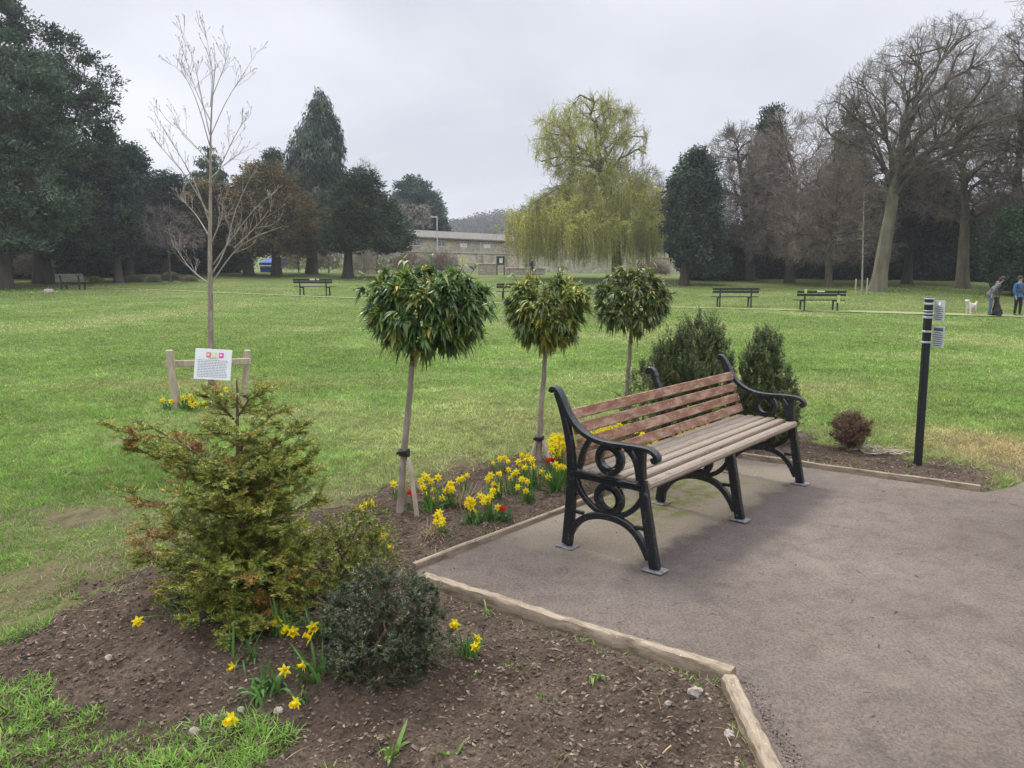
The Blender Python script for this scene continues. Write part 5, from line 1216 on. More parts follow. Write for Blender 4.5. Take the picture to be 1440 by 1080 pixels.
evergreen('dark evergreen behind the oak with a reddish leaning trunk', 51, [(1275, 399), (1280, 340), (1286, 280)],
          [(225, 1270, 1300), (245, 1255, 1330), (270, 1245, 1345), (300, 1235, 1360), (350, 1240, 1355)], .33, [26, 150, 420], 40, .40, .15, [(.024, .034, .026), (.038, .048, .034), (.055, .064, .045)], W3, 'pine', 59, name='pine_tree', sig=(.36, .2), start=.3)
bare('leafless tree with thick upright trunk right of the oak', 46, [(1353, 405), (1355, 350), (1358, 290), (1352, 230)], [(110, 1330, 1390), (150, 1300, 1430), (200, 1290, 1450), (260, 1290, 1450), (310, 1300, 1440)], .38, [20, 160, 900], [.16, .07, .035], 60, MB_GREY, MB_TWIG, sp=((4, .6), (3, .35)), tr=.012, start=.35, lift=.7)
bare('reddish twiggy leafless tree at the right edge of the photo', 44, [(1418, 404), (1424, 330), (1432, 240), (1440, 140)], [(40, 1420, 1480), (90, 1410, 1520), (150, 1396, 1540), (220, 1385, 1540), (300, 1385, 1530)], .34, [24, 190, 1000], [.14, .06, .03], 61, MB_DARK, MB_TWIGR, sp=((5, .6), (4, .35)), tr=.012, start=.15)
bare('leafless tree whose twigs enter the top right corner', 40, [(1500, 410), (1500, 250), (1500, 100)], [(-60, 1440, 1560), (-20, 1430, 1570), (30, 1422, 1580), (70, 1430, 1580)], .34, [14, 80, 350], [.12, .06, .03], 62, sp=((4, .6),), tr=.012, start=.7)
evergreen('dark green yew bush at the right edge behind the walkers', 41, [(1430, 402), (1430, 370), (1428, 340)],
          [(285, 1420, 1450), (310, 1405, 1475), (345, 1398, 1490), (380, 1396, 1490), (400, 1400, 1480)], .2, [24, 140, 400], 46, .26, .11, [(.024, .042, .022), (.036, .060, .030), (.055, .080, .04)], W3, 'ball', 63, name='yew_tree', sig=(.3, .25))
# understory: dark evergreen bushes and brown thickets that close the view
und = [(-40, 60, 285, 395, 56, 0), (35, 60, 330, 392, 58, 1), (75, 64, 300, 388, 62, 0), (130, 60, 315, 386, 60, 0), (205, 62, 300, 384, 66, 0), (262, 46, 318, 384, 66, 0), (305, 40, 335, 384, 70, 0),
       (1005, 44, 330, 396, 60, 0), (1050, 52, 315, 398, 64, 0), (1105, 50, 325, 399, 62, 0), (1155, 52, 305, 400, 62, 0), (1212, 46, 300, 402, 58, 0), (1255, 44, 270, 402, 60, 0), (1305, 44, 300, 404, 57, 0), (1350, 46, 300, 404, 58, 0), (1400, 50, 290, 405, 55, 0), (1460, 60, 280, 408, 54, 0), (1180, 70, 265, 395, 70, 0), (1330, 80, 285, 395, 68, 0), (1440, 70, 270, 400, 66, 0)]
lab = ['behind the far left trunk', 'behind the far left bench', 'under the big left pine', 'behind the two lobed low hedge', 'behind the pinkish cherry', 'left of the brown yews', 'below the brown yews', 'right of the holly trunk', 'below the dark spire', 'left of the drooping leafless tree', 'behind the staked birch',
       'left of the oak trunk', 'just behind the oak trunk', 'right of the reddish leaning trunk', 'behind the thick upright trunk', 'behind the walkers', 'at the far right edge', 'deep between the pine spire and the oak', 'deep right of the oak', 'deep at the right edge']
for k, (u, hw, vt, vb, Y, m) in enumerate(und):
    evergreen('dark evergreen bush in the background '+lab[k], Y, [(u, vb), (u, (vb+vt)/2), (u, vt+10)], [(vt, u-hw*.3, u+hw*.3), (vt+(vb-vt)*.25, u-hw*.75, u+hw*.75), (vt+(vb-vt)*.6, u-hw, u+hw), (vb-2, u-hw*.85, u+hw*.85)], .1, [16, 90, 300 if vb-vt < 110 else 420], 42,
              .36, .19, [(.018, .028, .020), (.028, .040, .028), (.040, .052, .036)], W3, 'ball', 200+k, name='evergreen_bush', group='dark evergreen bushes in the background', sig=(.5, .4), cat='bush', squash=.7)
thk = [(45, 26, 360, 385, 55, 'at the far left beside the bench'), (420, 34, 350, 379, 72, 'between the brown yew and the cypress trunk'), (462, 24, 348, 379, 72, 'between the cypress and dark yew trunks'), (530, 34, 352, 380, 70, 'left end of the stone building'), (580, 28, 358, 381, 70, 'in front of the stone wall by the dark yew'), (622, 20, 356, 381, 71, 'in front of the stone wall under the lamp'),
       (918, 24, 372, 386, 70, 'right of the willow trunk')]
for k, (u, hw, vt, vb, Y, lb) in enumerate(thk):
    bare('brown leafless thicket '+lb, Y, [(u, vb), (u, (vb+vt)/2), (u+2, vt+6)], [(vt, u-hw*.5, u+hw*.5), ((vt+vb)/2, u-hw, u+hw), (vb-1, u-hw*.9, u+hw*.9)], .06, [20, 120, 420], [.035, .022, .014], 240+k, MB_DARK, surf('thicket_twigs', (.19, .145, .115), (.28, .22, .175), 2, .9, 0), sp=((5, .45),), start=.05, name='bare_shrub', group='leafless shrubs at the park edge', tr=.014, cat='shrub', squash=.6)
# clipped low hedges at the left
MHED = leafmat('clipped_hedge_leaf', (1, 1, 1), .7, .1, .2, .15, 3)
def clipped(u, v, hw, hh, Y, label, col, lobes=1):
    c = at(u, v, Y); w = hw*Y/1082; h = hh*Y/1082; z = tz(c[0], Y); t = thing('clipped_bush', label, 'bush', (c[0], Y, z), group='low clipped bushes at the left'); F = MB(); g = np.random.default_rng(int(u))
    n = 5200; a = g.uniform(0, 2*PI, n); ph = np.arccos(g.uniform(-.2, 1, n)); D = np.stack([np.sin(ph)*np.cos(a), np.sin(ph)*np.sin(a), np.cos(ph)], 1)
    s = np.array([w, w*.7, h*1.25]); B = D*s*(1+.08*(fbm(a*2, ph*3, 2, 3)[:, None]-.5))
    if lobes == 2: B[:, 0] = B[:, 0]*.62+np.where(g.random(n) < .5, -w*.45, w*.45)
    B += np.array([c[0], Y, z]); F.cards(B, D+g.normal(0, .5, (n, 3)), .13, .07, np.array(col)*2.3*g.uniform(.6, 1.4, (n, 1)))
    F.build('foliage', MHED, t); MB().tubes(np.array([(c[0], Y, z-.1), (c[0], Y, z+h)]), .05, 6).build('stem', MB_DARK, t)
clipped(121, 384, 21, 5.5, 51, 'yellow green two lobed clipped bush, leftmost of the low row', (.13, .14, .045), 2)
clipped(187, 384, 12, 6, 52, 'rounded grey green clipped bush, second of the low row', (.075, .095, .05))
clipped(214, 384, 10, 5.5, 52, 'small grey brown clipped bush, third of the low row', (.12, .12, .075))
clipped(240, 384, 13, 8, 54, 'olive clipped bush behind the cherry trunk, fourth of the low row', (.10, .105, .055))
clipped(266, 384, 10, 4.5, 53, 'small brownish clipped bush, rightmost of the low row', (.15, .12, .08))

# ---- staked young birch
def birch():
    Y = 41; tp = trunkpts([(1212, 417), (1213, 370), (1214, 320), (1215, 270)], Y); g = np.random.default_rng(70)
    t = thing('young_birch', 'thin young leafless tree held between three stakes on the far lawn', 'tree', tuple(tp[0]))
    tk = resample(tp, 14); MB().tubes(tk, np.linspace(.055, .012, 14), 8).build('trunk', surf('pale_birch_bark', (.22, .20, .16), (.34, .31, .26), 8, .8, .3), t)
    lv = skeleton(g, tp, .05, .012, rows2prof([(262, 1208, 1222), (290, 1200, 1232), (330, 1197, 1234), (355, 1205, 1225)], Y), [22, 90], [.022, .015], .35, 1.5, 1, .04)
    B = MB()
    for P, R in lv[1:]: B.tubes(P, np.maximum(R, .007), 4)
    B.build('branches', MB_TWIG, t)
    for u, v1, lb in ((1203.5, 392, 'left'), (1212, 400, 'middle'), (1219.5, 391, 'right')):
        yy = Y-.3 if lb != 'middle' else Y+.5
        p = at(u, 400, yy); z = tz(p[0], yy); s = thing('tree_stake', lb+' one of the pale stakes round the young birch on the far lawn', 'stake', (p[0], yy, z), group='stakes round the young birch')
        top = at(u, v1, yy)[2]; MB().bar(circ(.036, 8), (p[0], yy, z-.1), (p[0], yy, top), (1, 0, 0), (0, 1, 0), .01).build('stake_pole', surf('pale_stake', (.36, .32, .20), (.44, .40, .27), 5, .8, 0), s)
birch()

# ================================================================== far benches
MGB = surf('dark_green_bench_paint', (.022, .032, .026), (.04, .05, .042), 12, .5, 0)
def far_bench():
    b = thing('park_bench', 'dark slatted bench on the far lawn left of centre', 'bench', (0, 0, 0), group='dark benches on the far lawn')
    for s in (-1, 1):
        M_ = MB(); x = s*.66
        for pts, w in (([(-.25, .42), (-.27, 0)], .05), ([(.22, .42), (.25, 0)], .05), ([(.20, .40), (.30, .84)], .05), ([(-.27, .41), (.25, .41)], .045)):
            iron_path(M_, pts, w, .06, x)
        M_.build('leg_frame', MGB, b)
    for z, y in ((.78, .275), (.66, .245)):
        M_ = MB(); M_.bar(rrect(.028, .10, .005), (-.98, y, z), (.98, y, z), (0, 1, 0), (0, .2, 1), .005); M_.build('back_slat', MGB, b)
    for y in (-.22, -.10, .02, .14):
        M_ = MB(); M_.bar(rrect(.10, .035, .005), (-.98, y, .45), (.98, y, .45), (0, 1, 0), (0, 0, 1), .005); M_.build('seat_slat', MGB, b)
    return b
fb = far_bench()
MPLQ = surf('pale_plaque', (.62, .62, .58), (.7, .7, .66), 10, .5, 0); MRIB = surf('yellow_green_ribbon', (.45, .46, .10), (.6, .6, .2), 10, .7, 0)
def put_bench(b, u, v, Y, rz, label):
    p = at(u, v, Y); b.location = (p[0], Y, tz(p[0], Y)); b.rotation_euler.z = rz; b['label'] = label; return b
spots = [(443, 417, 38, PI-.10, 'dark bench with a white plaque on the far lawn, below the tall cypress'), (727, 421, 36.5, PI+.1, 'dark bench mostly hidden between the nearest and middle mop headed trees'),
         (1032, 433, 33.4, PI-.06, 'plain dark bench on the far lawn, left of the pair at the right'), (1151, 437, 31.6, PI-.04, 'dark bench on the far lawn decorated with ribbons, right of the pair at the right')]
bs = [fb]+[copy_tree(fb) for _ in spots[1:]]
for b, (u, v, Y, rz, lb) in zip(bs, spots): put_bench(b, u, v, Y, rz, lb)
def onbench(b, name, x, y, z, s, m):
    M_ = MB(); M_.box((0, 0, 0), s, bev=.004); o = M_.build(name, m, None); o.parent = b; o.location = (x, y, z); return o
onbench(bs[0], 'plaque', .0, .30, .80, (.26, .02, .07), MPLQ); onbench(bs[0], 'plaque', -.28, .30, .80, (.12, .02, .06), MPLQ)
onbench(bs[3], 'plaque', .05, .30, .80, (.30, .02, .05), MPLQ); onbench(bs[3], 'ribbon', .66, .31, .80, (.09, .06, .16), MRIB); onbench(bs[3], 'ribbon', -.66, .31, .50, (.10, .07, .30), MRIB)
def grey_bench():
    Y = 43.5; p = at(103, 405, Y); z = tz(p[0], Y)
    b = thing('park_bench', 'weathered grey bench with solid slatted back at the far left', 'bench', (0, 0, 0)); MG = surf('grey_weathered_wood', (.14, .13, .125), (.20, .19, .18), 6, .8, 0)
    for s in (-1, 1):
        M_ = MB()
        for pts in ([(-.22, .42), (-.22, 0)], [(.22, .42), (.24, 0)], [(.2, .4), (.27, .8)], [(-.22, .41), (.22, .41)]): iron_path(M_, pts, .07, .10, s*.55)
        M_.build('leg', MIRON, b)
    for k, zz in enumerate((.54, .64, .74, .83)): MB().bar(rrect(.03, .082, .005), (-.85, .235+k*.015, zz), (.85, .235+k*.015, zz), (0, 1, 0), (0, .15, 1), .005).build('back_slat', MG, b)
    for y in (-.2, -.08, .04, .16): MB().bar(rrect(.105, .035, .005), (-.85, y, .44), (.85, y, .44), (0, 1, 0), (0, 0, 1), .005).build('seat_slat', MG, b)
    b.location = (p[0], Y, z); b.rotation_euler.z = PI-.12
grey_bench()
o = MB().blob((at(68, 410, 39)[0], 39, tz(at(68, 410, 39)[0], 39)+.08), (.28, .2, .14), 10, 7, .2, seed=4).build('rock', MSTONE, None, (at(68, 410, 39)[0], 39, tz(at(68, 410, 39)[0], 39)), smooth=False); tag(o, 'small grey rock on the lawn just right of and below the far left bench', 'rock')

# ================================================================== stone building, walls and things beside them
MWALL = None
def stonewall(name, a, b_, c, sc=1.):
    m, nt, bb = new_mat(name); co = coords(nt, (1, 1, 1)); 
    br = N(nt, 'ShaderNodeTexBrick'); br.inputs['Scale'].default_value = 1.0*sc; br.inputs['Brick Width'].default_value = .55; br.inputs['Row Height'].default_value = .22; br.inputs['Mortar Size'].default_value = .02
    br.inputs['Color1'].default_value = (*a, 1); br.inputs['Color2'].default_value = (*b_, 1); br.inputs['Mortar'].default_value = (*c, 1)
    mp = N(nt, 'ShaderNodeMapping'); mp.inputs['Rotation'].default_value = (PI/2, 0, 0); nt.links.new(co, mp.inputs['Vector']); nt.links.new(mp.outputs[0], br.inputs['Vector'])
    n = noise_node(nt, co, .9, 5, .7); f = mixc(nt, .6, br.outputs['Color'], ramp(nt, n.outputs['Fac'], [(.3, (.40, .38, .36)), (.7, (1.45, 1.4, 1.3))]).outputs[0], 'MULTIPLY')
    n4 = noise_node(nt, co, 5, 4, .8); f = mixc(nt, .75, f, ramp(nt, n4.outputs['Fac'], [(.35, (.45, .43, .40)), (.6, (1.3, 1.28, 1.25))]).outputs[0], 'MULTIPLY')
    nt.links.new(f, bb.inputs['Base Color']); bb.inputs['Roughness'].default_value = .95; bump(nt, bb, br.outputs['Fac'], .4, .02); return m
MW1 = stonewall('old_rubble_stone', (.34, .315, .265), (.45, .42, .35), (.40, .375, .33)); MW2 = stonewall('pale_retaining_stone', (.43, .40, .33), (.52, .48, .40), (.42, .39, .33))
MROOF = surf('mossy_stone_slates', (.115, .105, .09), (.18, .165, .135), 3, .9, .5, .03)
def building():
    A = np.array([-10.9, 80.]); B = np.array([9.0, 102.]); d = (B-A)/np.linalg.norm(B-A); n = np.array([-d[1], d[0]])  # n points away from the park
    if n[1] < 0: n = -n
    Lg = np.linalg.norm(B-A); z0 = 1.2; t = thing('stone_building', 'long low stone building with a mossy slate roof and a row of small windows', 'building', (*A, z0))
    def box(M_, s0, s1, d0, d1, za, zb, col=None):
        c = A+d*(s0+s1)/2+n*(d0+d1)/2; M_.box((*c, (za+zb)/2), (s1-s0, abs(d1-d0), zb-za), math.atan2(d[1], d[0]), .01, col)
    ws = []
    for u in (593, 626.5, 657, 689, 715, 742):
        r = np.array([u-720, 0]); # intersect bearing with facade
        k = (u-720)/1082/ (1.0); s = (A[0]-k*A[1]*1.012)/(k*1.012*d[1]-d[0]); ws.append(s)
    zs0, zs1 = 4.25, 4.95
    M_ = MB(); box(M_, 0, Lg, .30, 7, 3.5, zs0); edges = sorted(ws); hw = .62; prev = 0
    for s in edges: box(M_, prev, s-hw, .303, 6.99, zs0, zs1); prev = s+hw
    box(M_, prev, Lg, .303, 6.99, zs0, zs1); box(M_, 0, Lg, .30, 7, zs1, 5.25); M_.build('wall', MW1, t)
    M_ = MB()
    for (s0, s1) in ((-.25, Lg+.2),):
        prof = []; 
        p = lambda s, dd, z: (*(A+d*s+n*dd), z)
        v = [p(s0, -.12, 5.22), p(s1, -.12, 5.22), p(s1, 3.6, 6.15), p(s0, 3.6, 6.15), p(s1, 7.3, 5.22), p(s0, 7.3, 5.22), p(s0, -.12, 5.08), p(s1, -.12, 5.08), p(s1, 7.3, 5.08), p(s0, 7.3, 5.08)]
        M_.add(v, [(0, 1, 2, 3), (3, 2, 4, 5), (6, 7, 1, 0), (9, 6, 0, 5)][:3]+[(7, 8, 4, 1)], [(0, 3, 5)]); 
    M_.build('roof', MROOF, t, smooth=False)
    M_ = MB(); box(M_, -.2, Lg, -.05, .1, 5.0, 5.1); M_.build('gutter', surf('dark_gutter', (.03, .03, .03), (.04, .04, .04), 5, .6, 0), t)
    MWF = surf('white_window_frame', (.55, .55, .53), (.62, .62, .6), 8, .5, 0); MGL = surf('window_glass', (.10, .12, .14), (.16, .18, .2), 2, .12, 0, spec=.8)
    for i, s in enumerate(ws):
        F = MB(); box(F, s-hw+.02, s+hw-.02, .33, .40, zs0+.01, zs0+.08); box(F, s-hw+.02, s+hw-.02, .33, .40, zs1-.08, zs1-.01)
        for q in (s-hw+.06, s, s+hw-.06): box(F, q-.04, q+.04, .34, .39, zs0+.08, zs1-.08)
        w_ = F.build('window', MWF, t); G_ = MB(); box(G_, s-hw+.1, s+hw-.1, .36, .375, zs0+.08, zs1-.08); G_.build('pane', MGL, w_)
        if i in (2, 3): G_ = MB(); box(G_, s-hw+.1, s+hw-.1, .345, .355, zs0+.08, zs0+.5); G_.build('blind', MPLQ, w_)
    M_ = MB(); s = (A[0]-(679-720)/1082*A[1]*1.012)/((679-720)/1082*1.012*d[1]-d[0]); box(M_, s-.04, s+.04, .22, .29, 4.0, 5.6); M_.build('white_pipe', MWF, t)
    # retaining wall
    w = thing('retaining_wall', 'tall pale stone retaining wall with piers under the long building', 'wall', (*(A-n*1.2), z0)); M_ = MB(); box(M_, -1.6, Lg+1, -1.4, .25, .6, 3.55); M_.build('wall', MW2, w)
    M_ = MB(); box(M_, -1.7, Lg+1, -1.5, .0, 3.56, 3.72); M_.build('coping', MW1, w)
    for k in range(7):
        M_ = MB(); s = 2.0+k*4.0; box(M_, s-.3, s+.3, -1.72, -1.42, .6, 3.4); M_.build('pier', MW2, w)
    M_ = MB(); s = (A[0]-(672-720)/1082*A[1])/((672-720)/1082*d[1]-d[0]); box(M_, s-1.0, s+1.0, -1.46, -1.42, .9, 2.5); M_.build('white_render_patch', surf('lime_render', (.36, .34, .33), (.50, .48, .47), 2, .9, 0), w)
building()
def wall_seg(p0, p1, z0, z1, th, label, m):
    p0 = np.array(p0); p1 = np.array(p1); c = (p0+p1)/2; a = math.atan2(*(p1-p0)[::-1]); t = thing('stone_wall', label, 'wall', (*c, z0)); M_ = MB()
    M_.box((*c, (z0+z1)/2), (np.linalg.norm(p1-p0), th, z1-z0), a, .03); M_.build('masonry', m, t); M_ = MB(); M_.box((*c, z1+.05), (np.linalg.norm(p1-p0)+.1, th+.1, .1), a, .03); M_.build('coping', MW2, t)
wall_seg((4.5, 90), (24, 84), .9, 3.1, .5, 'long pale stone wall behind the willow', MW2)
wall_seg((at(672, 380, 70)[0], 70), (at(699, 380, 70)[0], 70), 1.0, at(0, 372, 70)[2], .5, 'short low stone wall left of the notice board', MW1)
wall_seg((at(711, 380, 71)[0], 71), (at(765, 380, 73)[0], 73), .9, at(0, 378, 71)[2], .5, 'low stone wall right of the notice board', MW1)
def noticeboard():
    Y = 69; a = at(699, 385, Y); b_ = at(709, 385, Y); z = tz(a[0], Y); t = thing('notice_board', 'dark notice board on two posts with a white poster by the low walls', 'notice board', (a[0], Y, z))
    top = at(0, 360, Y)[2]
    for p in (a, b_): MB().box((p[0], Y, (z+top)/2), (.09, .09, top-z)).build('post', MGB, t)
    zc = at(0, 366.5, Y)[2]; MB().box(((a[0]+b_[0])/2, Y, zc), (b_[0]-a[0]+.05, .05, .75)).build('board', MGB, t); MB().box((at(704.5, 366, Y)[0], Y-.04, zc), (.28, .02, .42)).build('poster', surf('white_poster', (.75, .75, .75), (.8, .8, .8), 5, .6, 0), t)
noticeboard()
def lamp():
    Y = 78; p = at(615.5, 380, Y); z = tz(p[0], Y); t = thing('street_lamp', 'tall slim grey street lamp in front of the stone building', 'street lamp', (p[0], Y, z)); top = at(0, 305, Y)[2]
    MB().bar(circ(.06, 8), (p[0], Y, z-.1), (p[0], Y, top), (1, 0, 0), (0, 1, 0), .01).build('pole', surf('grey_pole', (.42, .43, .44), (.5, .5, .5), 5, .5, 0), t)
    MB().box((p[0]-.28, Y, top), (.62, .18, .10)).build('lamp_head', surf('lamp_head_grey', (.6, .6, .62), (.65, .65, .66), 5, .4, 0), t)
lamp()
def gazebo(u, v0, v1, hw, Y, label, col):
    c = at(u, v1, Y); z = tz(c[0], Y); t = thing('gazebo', label, 'gazebo', (c[0], Y, z)); w = hw*Y/1082; ze = at(0, v0+(v1-v0)*.45, Y)[2]; zt = at(0, v0, Y)[2]; m = surf('canvas', col, col, 3, .7, 0)
    for sx in (-1, 1):
        for sy in (-1, 1): MB().box((c[0]+sx*w*.93, Y+sy*w*.93, (z+ze)/2), (.05, .05, ze-z)).build('leg', MPLQ, t)
    v = [(c[0]-w, Y-w, ze), (c[0]+w, Y-w, ze), (c[0]+w, Y+w, ze), (c[0]-w, Y+w, ze), (c[0], Y, zt)]+[(c[0]+sx*w, Y+sy*w, ze-.22) for sx, sy in ((-1, -1), (1, -1), (1, 1), (-1, 1))]
    MB().add(v, [(0, 1, 6, 5), (1, 2, 7, 6), (2, 3, 8, 7), (3, 0, 5, 8)], [(0, 1, 4), (1, 2, 4), (2, 3, 4), (3, 0, 4)]).build('canopy', m, t, smooth=False)
    return c, z, w, ze
c, z, w, ze = gazebo(330, 363, 379, 11, 74, 'white pop up gazebo under the brown yews', (.62, .63, .64))
c, z, w, ze = gazebo(385, 361, 380, 15, 74, 'blue pop up gazebo behind the brown yew trunk', (.03, .10, .42))
MB().box((c[0], 74-w*.95, (z+ze)/2-.15), (w*1.9, .03, ze-z-.35)).build('side_panel', surf('blue_canvas', (.025, .08, .36), (.03, .10, .42), 3, .7, 0), bpy.data.objects['gazebo.001'])
def fence():
    Y = 66; p = at(508, 380, Y); z = tz(p[0], Y); t = thing('paling_fence', 'short wooden paling fence behind the dark yew trunk', 'fence', (p[0], Y, z)); M_ = MB(); zt = at(0, 352, Y)[2]
    for u in np.arange(498, 531, 2.2): q = at(u, 380, Y); M_.box((q[0], Y, (z+zt)/2), (.09, .03, zt-z))
    M_.build('palings', surf('pale_fence', (.20, .16, .12), (.3, .25, .19), 4, .9, 0), t); 
    for zz in (z+.4, zt-.3): MB().box((at(514, 380, Y)[0], Y+.04, zz), (2.1, .04, .08)).build('rail', MB_DARK, t)
fence()

# ================================================================== people and dogs
def skin_body(name, J, E, m, parent, loc, sub=2, root=0):
    me = bpy.data.meshes.new(name); vs = [Vector(j[:3]) for j in J]; me.from_pydata(vs, E, []); me.update(); o = bpy.data.objects.new(name, me); COL.objects.link(o)
    o.parent = parent; md = o.modifiers.new('skin', 'SKIN'); md.use_smooth_shade = True
    for i, j in enumerate(J):
        sv = me.skin_vertices[0].data[i]; r = j[3]; sv.radius = (r, j[4] if len(j) > 4 else r); sv.use_root = (i == root)
    s = o.modifiers.new('sub', 'SUBSURF'); s.levels = sub; s.render_levels = sub; me.materials.append(m); return o
MSK = surf('skin', (.42, .26, .20), (.46, .30, .23), 20, .6, 0, vcol=False); MHAIR = surf('dark_hair', (.035, .025, .02), (.06, .04, .03), 40, .7, 0)
def cloth(n, a): return surf(n, tuple(x*.85 for x in a), a, 8, .85, .4, .01, vcol=False)
def person(px, v, Y, h, rz, label, jacket, trouser, bend=0., extra=None):
    p = at(px, v, Y); z = tz(p[0], Y); t = thing('person', label, 'person', (p[0], Y, z), rz); k = h/1.75
    mj = cloth('jacket_cloth_%d' % px, jacket); mt = cloth('trouser_cloth_%d' % px, trouser)
    cb, sb = math.cos(bend), math.sin(bend)
    def up(y, zz): # bend the torso forward (-y) about the hip
        dz = zz-.95; return (y*cb-dz*sb, .95+dz*cb-y*-sb*0)
    def U(x, y, zz, *r): yy, z2 = up(y, zz); return (x*k, yy*k, z2*k)+tuple(q*k for q in r)
    # body (skin): head, neck, arms and hands as one surface
    J = [U(0, 0, 1.38, .07), U(0, -.005, 1.49, .055), U(0, -.02, 1.60, .078, .092), U(0, -.015, 1.69, .072, .085),
         U(.17, 0, 1.38, .05), U(.23, 0, 1.10, .038), U(.22, -.08, .88, .030), U(.215, -.11, .79, .034, .02), U(-.17, 0, 1.38, .05), U(-.23, 0, 1.10, .038), U(-.22, -.08, .88, .030), U(-.215, -.11, .79, .034, .02)]
    E = [(0, 1), (1, 2), (2, 3), (0, 4), (4, 5), (5, 6), (6, 7), (0, 8), (8, 9), (9, 10), (10, 11)]
    for s, b0 in ((1, 7), (-1, 11)):
        for f in range(4): J.append(U(s*(.215+.014*(f-1.5)), -.13-.005*f, .72-.008*(1 if f in (0, 3) else 0), .009)); E.append((b0, len(J)-1))
        J.append(U(s*.19, -.15, .775, .010)); E.append((b0, len(J)-1))
    bo = skin_body('body', J, E, MSK, t, None)
    # face: nose, eyes, mouth, ears
    def fp(x, y, zz): q = U(x, y, zz); return np.array([q[0], q[1], q[2]])
    def kid(M_, name, m, par=None): return _local(M_, name, m, par or t)
    F = MB(); F.blob(fp(0, -.118, 1.615), (.014*k, .018*k, .024*k), 8, 6, 0); 
    for s in (-1, 1): F.blob(fp(s*.088, -.01, 1.62), (.012*k, .02*k, .032*k), 8, 6, 0)
    kid(F, 'nose_and_ears', MSK, bo); F = MB()
    for s in (-1, 1): F.blob(fp(s*.032, -.104, 1.64), (.013*k, .009*k, .008*k), 8, 6, 0)
    kid(F, 'eyes', MHAIR, bo); F = MB(); F.blob(fp(0, -.106, 1.568), (.026*k, .008*k, .007*k), 8, 6, 0); kid(F, 'mouth', surf('lips', (.35, .12, .10), None, 5, .5, 0), bo)
    # clothes
    skin_body('jacket', [U(0, 0, .98, .155, .13), U(0, 0, 1.12, .15, .125), U(0, 0, 1.28, .165, .125), U(0, 0, 1.40, .12, .09), U(0, 0, 1.465, .075), U(0, 0, .84, .165, .14), U(.18, 0, 1.39, .072), U(.245, .01, 1.12, .06), U(.225, -.07, .90, .052), U(-.18, 0, 1.39, .072), U(-.245, .01, 1.12, .06), U(-.225, -.07, .90, .052)],
              [(0, 1), (1, 2), (2, 3), (3, 4), (0, 5), (3, 6), (6, 7), (7, 8), (3, 9), (9, 10), (10, 11)], mj, t, None)
    L_ = [(0, 0, .95*k, .13*k)]; Ee = []
    for s in (1, -1):
        b0 = len(L_); L_ += [(s*.095*k, 0, .86*k, .098*k), (s*.11*k, -.02*k, .50*k, .068*k), (s*.125*k, .01*k, .09*k, .052*k)]; Ee += [(0, b0), (b0, b0+1), (b0+1, b0+2)]
    skin_body('trousers', L_, Ee, mt, t, None)
    for s in (1, -1): M_ = MB(); M_.blob((s*.127*k, -.05*k, .045*k), (.052*k, .14*k, .05*k), 12, 8, 0); _local(M_, 'shoe', cloth('shoe_%d' % px, (.04, .04, .05)), t)
    H = MB(); H.blob(fp(0, .008, 1.665), (.105*k, .115*k, .10*k), 14, 9, .05); H.blob(fp(0, .05, 1.60), (.098*k, .07*k, .09*k), 12, 8, .06)
    if extra == 'hood': _local(H, 'hair', MHAIR, t); Q = MB(); Q.blob(fp(0, .06, 1.47), (.13*k, .09*k, .07*k), 12, 8, .08); _local(Q, 'hood', mj, t)
    else: _local(H, 'hair', MHAIR, t)
    if extra == 'vest':
        skin_body('vest', [U(0, -.03, .96, .155, .135), U(0, -.03, 1.15, .155, .13), U(0, -.03, 1.36, .13, .10)], [(0, 1), (1, 2)], cloth('vest_cloth', (.06, .065, .11)), t, None)
    return t
def _local(M_, name, m, par):
    o = M_.build(name, m, None); o.parent = par; return o
person(1430, 444, 31.2, 1.62, .15, 'person in blue jacket, dark vest and black trousers facing the camera at the right edge', (.03, .14, .27), (.015, .015, .02), 0, 'vest')
person(1391, 444, 31.0, 1.68, math.radians(62), 'person in a grey hooded jacket and blue jeans bending forward beside the black dog', (.15, .145, .165), (.10, .14, .20), .55, 'hood')
